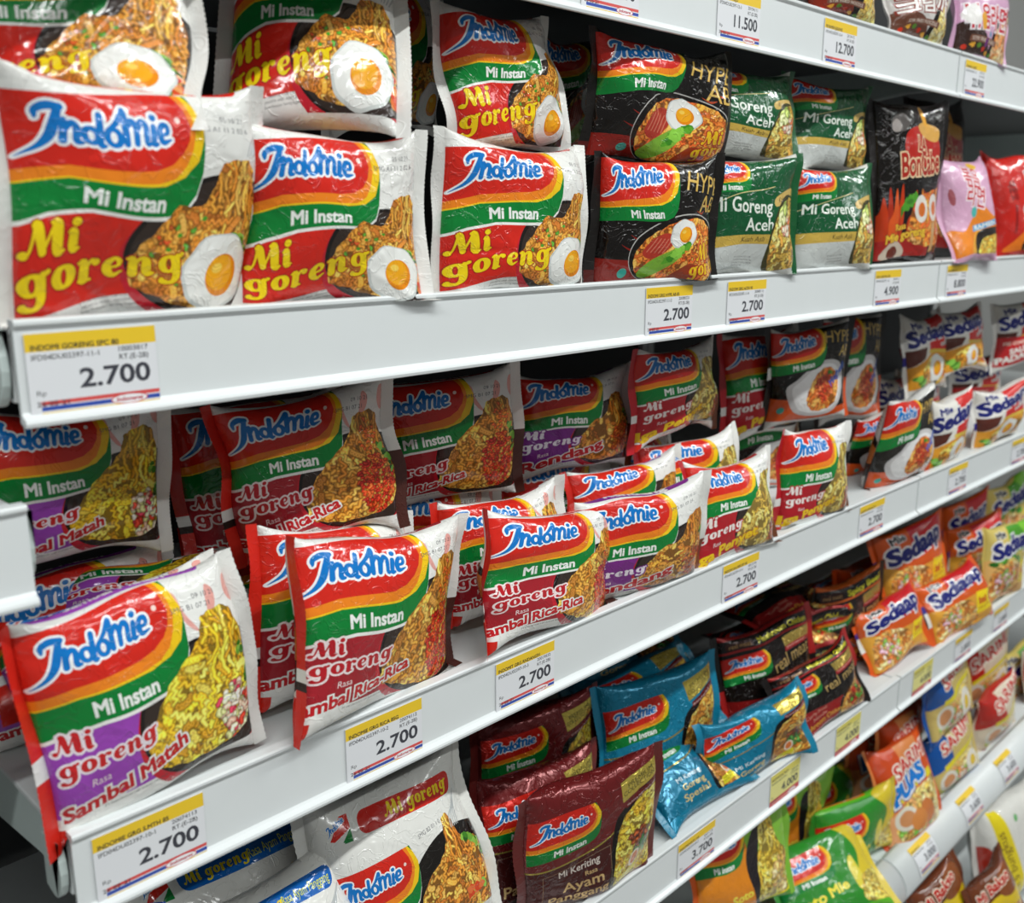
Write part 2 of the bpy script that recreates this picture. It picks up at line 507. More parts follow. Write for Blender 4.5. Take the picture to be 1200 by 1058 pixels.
def droop(loops, k=9.0, w=30.0):
    return [np.stack([l[:, 0], l[:, 1]-k*np.clip(1-l[:, 0]/w, 0, 1)**2], 1) for l in loops]

def banner(A, sx=1.0, sy=1.0, ox=0.0, oy=0.0, instan='Mi Instan', dr=7.0, line=WHITE, tilt=0.0):
    """red / yellow / green maker's banner with the blue script"""
    def T(l): return xf(droop(l, dr), sx, sy, ox, oy, tilt)
    g = [poly((-2, 51), (12, 52), (30, 53), (50, 53), (70, 53.5), (80, 56), (86, 62), (89, 72), (90, 86), (90, 92), (84, 112), (-2, 112))]
    A.fill(T([l-np.array([0, 2.0]) for l in g]), line)
    A.fill(T(g), GREEN)
    A.fill(T([poly((-2, 67.5), (20, 68), (45, 68), (66, 68), (78, 71), (86, 77.5), (89.5, 88), (90, 95), (86, 106), (82, 112), (-2, 112))]), YELLOW)
    A.fill(T([poly((-2, 68.5), (20, 69), (45, 69.2), (62, 69.4), (72, 71), (79, 76), (83, 84), (85, 92), (84, 100), (80, 112), (-2, 112))]), ORANGE)
    A.fill(T([poly((-2, 74), (20, 74.6), (45, 75), (60, 75.4), (70, 77.5), (77, 82), (81, 88), (82.5, 95), (80.5, 103), (76, 112), (-2, 112))]), RED)
    o, b = logo(5, 78.5, 67, 26, rot=-1.5)
    A.fill(T(o), hx('f2f4f6')); A.fill(T(b), BLUE)
    A.fill(T(txt(instan, 26, 56.0, 8.4, w=41, bold=.045)), hx('f0f2ee'))
    A.fill(T([r for r in (ell(75.5, 98, 1.5, 1.6, 12),)]), hx('f6d9cf'))

def back_print(A, dark=True, strip=None):
    """reverse of the packet (y from L to 2L, upside-down as it folds over the top)"""
    L, W = A.L, A.W
    A.fill([poly((0, L), (W, L), (W, 2*L), (0, 2*L))], A.backcol)
    if dark:
        A.fill([smooth_poly([(0, L+42), (22, L+40), (24, L+70), (14, L+78), (0, L+76)], 4)], hx('241a15'))
        A.fill([ell(8, L+55, 12, 10, 16, wob=.1)], hx('b5652a'))
        A.fill([poly((W-24, L+40), (W, L+42), (W, L+74), (W-20, L+78))], hx('2a1e18'))
        A.fill([ell(W-8, L+55, 11, 10, 16, wob=.1)], hx('b8431f'))
    for i in range(4):
        A.fill([poly((2, L+30-3*i), (15-i, L+30-3*i), (15-i, L+31.1-3*i), (2, L+31.1-3*i))], INK)
        A.fill([poly((W-16, L+30-3*i), (W-2, L+30-3*i), (W-2, L+31.1-3*i), (W-16, L+31.1-3*i))], INK)
    for i in range(5):
        A.line([(3, 2*L-10-3.2*i), (14, 2*L-10-3.2*i)], .5, hx('50505a'))
    A.line([(3, 2*L-8), (3, 2*L-26)], .5, hx('50505a'))
    if strip: A.fill([poly((0, 2*L-30), (5, 2*L-30), (5, 2*L), (0, 2*L))], strip)

def datecode(A, x, y, s1='05 10 21', s2='SMG A1 11 2 02 6', rot=0, h=3.0):
    A.fill(txt(s1, x+14, y+5.6, h, rot=rot), hx('55545a')); A.fill(txt(s2, x, y, h, rot=rot), hx('55545a'))

def chillies(A, x, y, col='e9a79e'):
    c = hx(col)
    A.fill([smooth_poly([(x, y+16), (x+3, y+13), (x+5, y+4), (x+10, y-6), (x+11, y-9), (x+7, y-6), (x+2, y+3), (x-1, y+11)], 3)], c)
    A.fill([smooth_poly([(x+22, y+16), (x+26, y+12), (x+25, y+4), (x+20, y-3), (x+17, y-4), (x+19, y+2), (x+20, y+10)], 3)], c)
    A.fill([smooth_poly([(x+36, y+17), (x+42, y+16), (x+44, y+9), (x+40, y), (x+36, y+2), (x+34, y+9)], 3)], c)

def noodle_shape(lift=(98, 120, 72), x0=52, seed=1, right=125, bot=4):
    lx0, lx1, top = lift
    return lumpy([(x0, 24), (x0+3, 35), (x0+13, 47), (x0+24, 58), (lx0-11, top-20), (lx0-4, top-11), (lx0-1, top-2), (lx0+5, top+1), (lx1-4, top+1), (lx1+1, top-8), (lx1+4, 50), (right, 40), (right, 18), (right-8, 8), (100, bot), (80, bot+1), (x0+12, bot+7), (x0+2, 15)], 0.9, seed, 4)

def egg(A, x, y, r, seed=0):
    A.fill([ell(x, y, r*1.08, r, 36, wob=.05, seed=seed)], hx('cfd3d0'))
    A.fill([ell(x+r*.02, y+r*.04, r*1.0, r*.92, 36, wob=.05, seed=seed)], hx('eeeeea'))
    A.fill([ell(x+r*.15, y-r*.02, r*.53, r*.52, 28)], hx('e88a10'))
    A.fill([ell(x+r*.10, y+r*.05, r*.44, r*.43, 26)], hx('f4a91a'))
    A.fill([ell(x+r*.0, y+r*.2, r*.17, r*.12, 14)], hx('f8cd55'))

def leafy(A, pts, seed=0, cols=('3f7d22', '6fa83a', '2c5a1c', '8cc04c'), n=14, s=4):
    rg = np.random.RandomState(seed); pts = np.array(pts, float)
    for i in range(n):
        t = rg.uniform(0, len(pts)-1.001); k = int(t); p = pts[k]+(pts[k+1]-pts[k])*(t-k)+rg.uniform(-1.6, 1.6, 2)
        A.fill([ell(p[0], p[1], s*rg.uniform(.5, 1), s*rg.uniform(.35, .7), 10, rot=rg.uniform(0, 180), wob=.15, seed=i)], hx(cols[rg.randint(len(cols))]))

def small_lines(A, x, y, rows, h=1.7, col=None, rot=0):
    for i, s in enumerate(rows): A.fill(txt(s, x, y-i*h*1.7, h, rot=rot), col or hx('4a4648'))

def bowl(A, cx, cy, rx, ry, rim=True, dish=LABELRED, dishtext=True, col='1d1715'):
    if dish:
        A.fill([ell(cx-1, cy-4, rx+1, ry+3.5, 48)], dish)
    A.fill([ell(cx, cy, rx, ry, 56)], hx(col))
    if rim: A.fill([ell(cx+1.2, cy-.6, rx-1.6, ry-1.8, 56)], hx('352a25'))
    if dishtext:
        A.fill(txt('Bawang Goreng lebih banyak', cx-rx*.70, cy-ry*.86, 2.0, rot=-24), hx('f3c9c4'))
        A.fill(txt('Lengkap dengan Saus Cabe', cx-rx*.72, cy-ry*.86-3.0, 2.0, rot=-24), hx('f3c9c4'))

PAL_ORI = ('c9842c', 'd8963a', 'b86f22', 'e0a64a', 'a95f1e', 'cf7d2a')
PAL_YEL = ('e2b526', 'd6a31e', 'eec63a', 'c78f18', 'f0d052')
PAL_OIL = ('d99a3a', 'c4812a', 'e2ad4e', 'b26f22', 'cf8f35')
PAL_RED = ('d86a22', 'c7531c', 'e2832e', 'b8441a', 'dc9440')
PAL_PALE = ('d9b85a', 'c9a244', 'e6cc78', 'b58d36')

def art_ori(hi):
    A = Art(126, 110, WHITE, hx('e4e3df')); back_print(A)
    A.fill([poly((-1, -1), (127, -1), (127, 22), (126, 56), (-1, 56), (-1, 4))], RED)
    A.fill([poly((-1, -1), (74, -1), (66, 12.5), (-1, 4))], hx('e6e4e0'))
    small_lines(A, 30, 7.3, ('PT INDOFOOD CBP SUKSES MAKMUR Tbk', 'JAKARTA 14450 - INDONESIA', 'Saran Penyajian / Serving Suggestion'), 1.5, rot=6)
    A.fill([poly((86, 56), (127, 56), (127, 112), (78, 112))], hx('e9e8e4'))
    bowl(A, 99, 33, 50, 37)
    banner(A)
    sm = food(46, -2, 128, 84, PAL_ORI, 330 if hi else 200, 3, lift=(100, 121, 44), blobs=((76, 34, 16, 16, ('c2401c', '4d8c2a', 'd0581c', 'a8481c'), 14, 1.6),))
    A.photo([noodle_shape((101, 121, 76))], sm, .58)
    for p in ((78, 44), (92, 50), (72, 37)): A.fill([ell(p[0], p[1], 1.5, 1.2, 8)], hx('4f9a2c'))
    A.fill([smooth_poly([(92, 38), (97, 40), (100, 36), (95, 34)], 3)], hx('d8551c'))
    leafy(A, [(112, 38), (119, 32), (123, 22), (121, 12)], 4, n=26)
    leafy(A, [(121, 30), (125, 14), (124, 5)], 6, cols=('d2451f', 'e0703a', 'c93a22', 'e8a060'), n=12, s=4.5)
    egg(A, 101, 21, 20.5, 2)
    f = fat('Mi', 1, 28.5, 10.5, rot=7); g = fat('goreng', 0, 12, 10.2, rot=9, sxk=1.18)
    A.fill(grow(f, .7), hx('a81f14')); A.fill(grow(g, .7), hx('a81f14'))
    A.fill(f, hx('f2d318')); A.fill(g, hx('f2d318'))
    datecode(A, 86, 93)
    for i in range(4): A.line([(116+i*1.9, 80), (119+i*2, 88), (126, 94+i*.5)], .8, hx('b9bcbd'))
    A.fill([rrect(10, 113, 116, 124, 5)], RED); A.fill(fat('Mi goreng', 40, 115.5, 5), hx('f2d318'))
    return A

def art_flavour(lower, ttl, ttl_out, words, pal, top, seed, fl_col=None, words2_rot=12, bowlcol='1d1715', chilli=True, sub=None, wave=1.0, width=1.05, lift=(100, 120, 88), strip=None, fl_fill=None, hi=True):
    A = Art(126, 110, WHITE, hx('e4e3df')); back_print(A, strip=strip)
    if chilli: chillies(A, 86, 88)
    A.fill([poly((-1, 6), (20, 8), (70, 10), (90, 30), (90, 56), (-1, 56))], lower)
    bowl(A, 99, 36, 51, 40, col=bowlcol)
    banner(A, dr=4)
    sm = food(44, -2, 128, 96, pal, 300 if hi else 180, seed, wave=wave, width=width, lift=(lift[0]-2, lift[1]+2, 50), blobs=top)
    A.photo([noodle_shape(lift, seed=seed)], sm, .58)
    leafy(A, [(118, 62), (123, 48), (124, 34)], seed, n=12)
    f = fat('Mi', 3, 39.5, 6.6, rot=4, sxk=1.15); g = fat('goreng', 3, 27.5, 6.4, rot=6, sxk=1.3)
    for l in (f, g):
        A.fill(grow(l, 1.25), ttl_out)
    for l in (f, g): A.fill(l, ttl)
    A.fill(txt('Rasa', 18, 20.0, 4.2, rot=8, shear=.2), hx('f0dede'))
    for (s, x, y, h, w) in words:
        t = txt(s, x, y, h, w=w, rot=words2_rot, shear=.15, bold=.055)
        if fl_fill is None:
            A.fill(grow(t, 1.1), WHITE); A.fill(t, fl_col or hx('c21f26'))
        else: A.fill(grow(t, .5), lower); A.fill(t, fl_fill)
    datecode(A, 84, 92, '09 10 21', 'SMG B1 07 21')
    small_lines(A, 24, 5, ('PT INDOFOOD CBP SUKSES MAKMUR Tbk',), 1.6, rot=3)
    A.fill([rrect(6, 113, 112, 124, 5)], lower)
    A.fill(txt(words[0][0], 30, 115.5, 6, w=60, bold=.05, shear=.15), WHITE)
    return A

def art_matah(hi):
    return art_flavour(hx('9c46b4'), hx('c8262a'), hx('efe3ea'), (('Sambal Matah', 3, 3.5, 8.6, 76),), PAL_YEL,
        ((112, 22, 12, 18, ('d9dcb0', 'e8d9c0', 'c8344e', 'd9402c', 'e9b9a0', 'c6c780'), 70, 3.0),), 11, strip=RED, hi=hi, width=1.25, wave=1.1)
def art_rica(hi):
    return art_flavour(hx('a3222c'), hx('b81f28'), hx('efdcdc'), (('Sambal Rica-Rica', -6, 3, 8.4, 84),), PAL_OIL,
        ((108, 30, 15, 26, ('c8321c', 'd8481f', 'b02414', 'dd5c28', 'a81f12'), 260, 1.8), (110, 66, 8, 18, ('c9541f', 'd2701f'), 40, 1.6)), 12, strip=RED, hi=hi, width=1.35, wave=1.0)
def art_rend(hi):
    return art_flavour(hx('7b2a86'), hx('f1e8f2'), hx('7b2a86'), (('Rendang', 4, 4, 11.5, 84),), PAL_ORI,
        ((112, 26, 12, 18, ('b8431c', '8f3a18', 'c9602a', 'a85a20'), 90, 2.6),), 13, strip=RED, hi=hi, chilli=False, lift=(101, 121, 80))
def art_iga(hi):
    return art_flavour(hx('b01f28'), hx('f0e6e2'), hx('b01f28'), (('Iga Penyet', 0, 3, 11, 84),), PAL_PALE,
        ((112, 20, 11, 14, ('8a3a18', 'b8521f', '5e2a12'), 60, 2.6), (116, 56, 6, 16, ('b8d26a', '9cc24c', 'dfe6a0'), 24, 3.2)), 14, strip=RED, hi=hi, chilli=False, fl_fill=hx('f0c81e'), lift=(98, 121, 90), width=.9)

def art_hype(hi):
    A = Art(126, 110, hx('15110f'), hx('1c1816')); back_print(A)
    A.fill([poly((-1, -1), (46, -1), (40, 20), (-1, 22))], hx('8c2018'))
    A.fill([ell(20, 10, 4.2, 4.2, 18)], hx('3fa89a'))
    for i, (x, y) in enumerate(((20, 44), (30, 36), (14, 34), (92, 64), (104, 70), (84, 60))):
        A.fill([smooth_poly([(x, y), (x+7, y-3), (x+14, y-2), (x+8, y-5)], 3)], hx('8a1c12' if i < 3 else 'c2461c'))
    A.fill([ell(74, 27, 52, 36, 56)], hx('b9b6b2')); A.fill([ell(74, 26.6, 51.2, 35.3, 56)], hx('17110e'))
    banner(A, .80, .92, 0, 10.5, dr=3, line=hx('15110f'))
    sm = food(20, -6, 130, 64, ('d8782a', 'e08e34', 'c9601f', 'e6a048', 'b84c1a'), 400 if hi else 230, 21, width=1.0)
    A.photo([lumpy([(27, 22), (34, 40), (50, 52), (72, 58), (98, 55), (114, 44), (121, 26), (114, 6), (96, -2), (56, -3), (36, 6)], .9, 3, 5)], sm, .62)
    A.fill([smooth_poly([(34, 28), (42, 42), (56, 48), (66, 42), (58, 30), (44, 22)], 4)], hx('b8392a'))
    for i in range(5): A.line([(38+i*4, 29-i*.3), (46+i*4, 43-i*.4)], 1.1, hx('d77a62'))
    egg(A, 76, 44, 14.5, 5)
    A.fill([smooth_poly([(34, 8), (44, 20), (58, 28), (70, 32), (72, 22), (60, 12), (44, 2)], 4)], hx('7fb23a'))
    leafy(A, [(60, 20), (70, 27), (80, 33)], 9, cols=('5ea82c', '8fd04a', '3e8a20'), n=22, s=6)
    A.fill([smooth_poly([(66, 4), (84, 16), (96, 8), (88, -2), (70, -3)], 4)], hx('9c3a1c'))
    t = txt('HYPE', 79, 84, 18, w=46, rot=-8) + txt('ABIS', 96, 62, 18, w=42, rot=-8)
    A.fill(grow(t, .4), hx('5a3c10')); A.fill(t, hx('d9b45e'))
    f = fat('Mi', 92, 17, 9, rot=6); g = fat('goreng', 84, 3, 8.6, rot=8)
    for l in (f, g): A.fill(grow(l, 1.0), hx('a8221a'))
    for l in (f, g): A.fill(l, hx('f1c21c'))
    datecode(A, 84, 60, h=2.0)
    return A

def art_pasta(hi):
    A = Art(126, 110, hx('17130f'), hx('d8d6d2')); back_print(A)
    A.fill([poly((-1, -1), (127, -1), (127, 8), (60, 14), (20, 26), (-1, 28))], hx('d6541e'))
    A.fill([smooth_poly([(12, 38), (30, 50), (62, 66), (92, 66), (110, 54), (112, 24), (92, 6), (60, 4), (26, 12)], 5)], hx('c9c6c6'))
    A.fill([smooth_poly([(20, 37), (36, 48), (64, 61), (90, 61), (104, 50), (106, 26), (88, 10), (60, 8), (32, 15)], 5)], hx('e6e4e4'))
    banner(A, .86, .9, 0, 12, dr=3, line=hx('17130f'))
    sm = food(30, 6, 116, 66, ('e08a3a', 'd6742c', 'e8a04e', 'c8601f'), 240 if hi else 140, 31, width=1.2, blobs=((76, 36, 16, 14, ('b8321c', 'c8421f', '8a2414', 'd86a3a'), 120, 2.2),))
    A.photo([lumpy([(44, 24), (50, 38), (64, 52), (82, 58), (98, 50), (104, 34), (96, 16), (74, 10), (54, 12)], 1, 4, 5)], sm, .7)
    leafy(A, [(84, 52), (92, 50)], 3, n=5, s=3)
    t = txt('HYPE', 76, 90, 15, w=46, rot=-6) + txt('ABIS', 100, 70, 14, w=32, rot=-6)
    A.fill(grow(t, .4), hx('5a3c10')); A.fill(t, hx('dcb85a'))
    A.fill(txt('Mieghetti', 90, 34, 9, w=34, rot=40, bold=.05), hx('2a58b8'))
    A.fill([ell(10, 14, 4, 4, 16)], hx('3fa89a'))
    return A

def art_aceh(hi):
    A = Art(126, 110, hx('12542f'), hx('d9d9d4')); back_print(A, dark=False)
    A.fill([poly((-1, -1), (80, -1), (80, 30), (-1, 30))], hx('c4c7c4'))
    small_lines(A, 40, 12, ('PT INDOFOOD CBP', 'SUKSES MAKMUR Tbk', 'JAKARTA INDONESIA', 'BPOM RI MD'), 1.8)
    A.fill([poly((-1, 27), (80, 27), (80, 37), (-1, 37))], hx('c6a54a'))
    A.fill(txt('Kuah Asli', 44, 29.6, 5.4, shear=.2), hx('2b2a18'))
    A.fill([smooth_poly([(86, 70), (112, 76), (127, 74), (127, 60), (104, 64), (86, 62)], 4)], hx('cfae62'))
    A.fill(txt('Kuliner Indonesia', 90, 65, 5, w=34, rot=4, shear=.2), hx('3a2a14'))
    banner(A, .62, .62, 0, 40, instan='Mi Instan', dr=2, line=hx('12542f'))
    A.line([(0, 60), (40, 72), (84, 80)], .7, hx('d6c88a'))
    t = txt('Mi Goreng', 8, 57, 12, w=72) + txt('Aceh', 48, 41, 12, w=34)
    A.fill(grow(t, .25), hx('e6ece2'))
    A.fill([smooth_poly([(78, 30), (84, 50), (98, 68), (116, 70), (127, 60), (127, -1), (80, -1)], 5)], hx('3c3a1c'))
    sm = food(76, -2, 128, 74, PAL_PALE+('c88c3a',), 230 if hi else 130, 41, width=1.05, blobs=((106, 44, 12, 12, ('d9826a', 'e8b09a', 'c8643c', 'e6d0b0'), 30, 3.4), (98, 56, 10, 10, ('b8cc6a', 'd6dc98', '8fae46'), 26, 4.0)))
    A.photo([lumpy([(80, 26), (84, 44), (94, 60), (108, 67), (122, 66), (126, 40), (126, 2), (100, 0), (84, 2)], .9, 6, 5)], sm, .75)
    return A

def art_cabe(hi):
    A = Art(160, 200, hx('16110f'), hx('1a1412')); back_print(A, dark=False)
    for i in range(16):
        rg = np.random.RandomState(i); x = rg.uniform(-8, 150); h = rg.uniform(40, 84)
        A.fill([smooth_poly([(x, 20), (x+14, 20), (x+18, 20+h*.5), (x+12, 20+h), (x+6, 20+h*.6), (x-4, 20+h*.4)], 4)], hx(('d4541c', 'c23a14', 'e8842a', 'a82c12')[i % 4]))
    A.fill([poly((-1, -1), (110, -1), (108, 34), (-1, 26))], hx('a8221c'))
    A.fill([smooth_poly([(44, 160), (90, 172), (130, 160), (128, 128), (50, 122)], 5)], hx('b4281f'))
    A.fill([smooth_poly([(76, 172), (100, 178), (132, 172), (128, 156), (96, 158), (78, 164)], 5)], hx('d8a452'))
    A.fill([smooth_poly([(90, 196), (100, 200), (104, 176), (94, 176)], 4)], hx('e0a23a'))
    A.fill([ell(36, 176, 16, 13, 24, wob=.1)], hx('55504e'))
    A.fill([ell(28, 172, 8, 9, 24, wob=.2)], hx('9a928e'))
    t = txt('LA', 70, 140, 18, w=26, bold=.04); u = txt('BonCabe', 36, 106, 30, w=100, rot=6, bold=.04)
    A.fill(grow(t+u, 2.0), hx('e6c9a0')); A.fill(t+u, hx('a8281e'))
    sm = food(56, 14, 160, 100, PAL_RED+('e8a860',), 260 if hi else 150, 51, width=1.6, length=24)
    A.photo([lumpy([(56, 30), (64, 66), (84, 84), (120, 92), (158, 90), (159, 20), (110, 14), (70, 18)], 1.2, 6, 5)], sm, 1.0)
    leafy(A, [(40, 64), (56, 76), (70, 82)], 3, cols=('4f9a2c', '7fc24a', '3a7a20'), n=18, s=9)
    for x, y in ((84, 66), (122, 68)):
        A.fill([ell(x, y, 16, 19, 28, rot=15)], hx('e6e0d8')); A.fill([ell(x+1, y-1, 9, 10, 22)], hx('d9702a'))
    A.fill([smooth_poly([(4, 2), (26, 26), (52, 12), (50, -1)], 4)], hx('c9b8a6')); A.fill([ell(28, 8, 12, 9, 20, wob=.2)], hx('6a2a1c'))
    t = txt('Rasa', 30, 38, 9, rot=5, bold=.03) + txt('Mie goreng', 12, 22, 12, w=84, rot=6, bold=.05)
    A.fill(grow(t, .8), hx('7a1410')); A.fill(t, hx('f0c43a'))
    A.fill([poly((114, 4), (127, 6), (128, 50), (116, 46))], hx('c9a06a'))
    return A

def art_pink(hi):
    A = Art(130, 165, hx('d9a9c6'), hx('d3a4c0')); back_print(A, dark=False)
    A.fill([smooth_poly([(-1, -1), (131, -1), (131, 70), (100, 62), (70, 80), (50, 60), (24, 40), (-1, 46)], 5)], hx('e8862a'))
    A.fill([smooth_poly([(30, -1), (130, -1), (130, 40), (90, 34), (60, 40)], 5)], hx('f0a83a'))
    A.fill([smooth_poly([(50, -1), (56, 30), (80, 42), (130, 40), (130, -1)], 5)], hx('2a2420'))
    sm = food(56, -2, 132, 34, ('e8b84a', 'f0cc62', 'd8a038'), 110, 61, width=2.2, length=20)
    A.photo([lumpy([(62, 4), (76, 26), (110, 32), (129, 26), (129, 0), (80, 0)], 1, 3, 4)], sm, 1.1)
    A.fill([poly((46, 36), (116, 50), (118, 60), (48, 46))], hx('4a9fd0'))
    A.fill(txt('RAMEN', 54, 39.5, 7, w=50, rot=10, bold=.04), WHITE)
    A.fill([ell(52, 68, 7, 9, 18)], hx('4fb6b0'))
    A.fill([ell(9, 98, 4, 14, 20, rot=12, wob=.1)], hx('a85660'))
    t = txt('볶음', 28, 116, 30, w=44, rot=-10, bold=.02) + txt('라면', 32, 84, 28, w=44, rot=-10, bold=.02)
    A.fill(grow(t, 2.2), hx('f2e6ea')); A.fill(t, hx('c82a3a'))
    A.fill([ell(70, 150, 12, 7, 18, wob=.15)], hx('e2b43a'))
    return A

def art_redk(hi):
    A = Art(150, 165, hx('c8241a'), hx('c0221a')); back_print(A, dark=False)
    A.fill([smooth_poly([(20, -1), (151, -1), (151, 90), (110, 60), (80, 74), (60, 40), (34, 20)], 5)], hx('e8781e'))
    A.fill([smooth_poly([(60, -1), (151, -1), (151, 50), (110, 30), (84, 26)], 5)], hx('f2b02e'))
    A.fill(txt('매운맛', 22, 118, 12, w=34, rot=-84, bold=.03), hx('4a0f0c'))
    A.fill([poly((28, 30), (33, 30), (34, 76), (29, 76))], hx('8a1a14'))
    t = txt('볶음면', 66, 140, 24, w=74, rot=-84, bold=.05); A.fill(grow(t, 2), hx('f0eae4')); A.fill(t, hx('1e1a18'))
    A.fill([ell(58, 66, 10, 12, 20)], hx('d8e8e4')); A.fill([ell(58, 66, 8, 10, 20)], hx('3fb0a8'))
    A.fill([smooth_poly([(56, 34), (100, 40), (100, 54), (58, 50)], 4)], hx('f2d21e')); A.fill(txt('HOT', 62, 38, 10, w=30, bold=.05), hx('a8221a'))
    A.fill([ell(74, 8, 26, 18, 24)], hx('2a2420')); A.fill([ell(74, 6, 20, 13, 24, wob=.1)], hx('d99a3a'))
    return A

def art_korean(base, t1, tc, to, pal, accent, hi, egg_=False):
    A = Art(150, 130, hx(base), hx(base)); back_print(A, dark=False)
    A.fill([smooth_poly([(-1, -1), (70, -1), (60, 30), (20, 46), (-1, 44)], 5)], hx(accent))
    sm = food(84, -2, 152, 80, pal, 150, 71, width=1.8, length=22)
    A.fill([smooth_poly([(76, -1), (86, 50), (112, 78), (151, 84), (151, -1)], 5)], hx('1e1815'))
    A.photo([lumpy([(88, 2), (94, 44), (116, 68), (149, 74), (149, 1)], 1, 3, 5)], sm, 1.1)
    t = txt(t1, 6, 42, 30, w=118, rot=4, bold=.035)
    A.fill(grow(t, 2.4), hx(to)); A.fill(t, hx(tc))
    A.fill([rrect(18, 20, 96, 30, 2)], hx('7a5040')); A.fill(txt('STIR FRIED NOODLE', 22, 22.5, 5.5, w=68), hx('e6d9cc'))
    for i in range(6): A.fill([ell(12+i*14, 10+6*math.sin(i), 5, 4, 14, wob=.2, seed=i)], hx(('c8321c', 'e8a83a', '5a8a2c')[i % 3]))
    return A
def art_kblack(hi): return art_korean('1c1614', '라볶이', 'efe8e2', '4a2418', ('d8b45a', 'c89a3c', 'e6cc7c'), '8a2c1a', hi)
def art_kwhite(hi): return art_korean('cfcac6', '크림까', 'f2efec', '8a3020', ('d9c07a', 'c8a858', 'e8d8a0'), '6a4030', hi)
def art_kpink(hi):
    A = art_korean('d3a5c4', '볶음라면', 'c8283a', 'f4ecf0', ('d8a06a', 'c8743a', 'e0b48a'), '3a2620', hi)
    A.fill([smooth_poly([(2, 62), (16, 78), (30, 72), (34, 52), (24, 44), (8, 48)], 5)], hx('ece8e6'))
    A.fill([smooth_poly([(34, 60), (46, 66), (50, 44), (40, 40)], 4)], hx('e2a02c'))
    A.fill([ell(60, 22, 5, 8, 14, rot=-20)], hx('6a2a6e')); A.fill([ell(70, 36, 4, 5, 14)], hx('4a94b8'))
    return A

def art_sedap(hi, words=('CABE', 'AYAM'), salero=False):
    A = Art(130, 115, hx('e6e2da'), hx('dedbd6')); back_print(A, dark=False)
    A.fill([poly((3, 2*115-70), (20, 2*115-70), (20, 2*115-14), (3, 2*115-14))], hx('b8242a'))
    A.fill([poly((-1, 36), (30, 46), (40, 62), (-1, 62))], hx('5a2a20'))
    A.fill([poly((48, 54), (131, 54), (131, 116), (60, 116))], hx('d42a26'))
    A.fill([poly((-1, -1), (131, -1), (131, 50), (60, 52), (30, 44), (-1, 36))], hx('e09a2e'))
    A.fill([poly((44, 50), (131, 50), (131, 55), (46, 56))], hx('e2c048'))
    if salero:
        A.fill([poly((-1, -1), (90, -1), (96, 54), (-1, 54))], hx('c0262a'))
        A.fill(txt('MIE GORENG', 8, 40, 6, w=60, bold=.03), hx('f0d8c8'))
        t = txt('SALERO', 22, 22, 10, w=58, bold=.06, rot=6) + txt('PADANG', 2, 5, 12, w=80, bold=.06, rot=6)
        A.fill(t, hx('f0eee8'))
        leafy(A, [(96, 20), (116, 40)], 3, cols=('5a6a3a', '8a9a5a', '3e4e2a'), n=20, s=9)
    else:
        sm = food(14, -2, 132, 50, ('e2a83a', 'd8922a', 'eec05a', 'c87f22'), 150, 81, width=1.6)
        A.photo([lumpy([(16, 6), (22, 30), (50, 44), (100, 46), (129, 44), (129, 1), (40, 1)], 1, 3, 5)], sm, .9)
        egg(A, 66, 26, 21, 3)
        leafy(A, [(8, 20), (22, 10), (28, 4)], 5, cols=('5a9a2c', '86c24a', '3f7a22'), n=22, s=8)
        A.fill(txt(words[0], 88, 12, 9, w=34, bold=.06), hx('b8241f')); A.fill(txt(words[1], 90, 2, 7, w=34, bold=.06), hx('f0e8e0'))
    t = txt('Sedaap', 4, 66, 25, w=112, rot=9, bold=.075, shear=.1)
    A.fill(grow(t, 2.6), hx('f0eeec')); A.fill(t, hx('1c2272'))
    m = txt('Mie', 14, 94, 12, w=26, rot=9, bold=.06); A.fill(grow(m, 1.2), hx('f0eeec')); A.fill(m, hx('1c2272'))
    A.fill([poly((80, 61), (116, 66), (116, 72), (80, 67))], hx('e6d8d0')); A.fill(txt('Instant', 84, 62.5, 5, w=28, rot=8), hx('5a2a4a'))
    return A
def art_salero(hi): return art_sedap(hi, salero=True)

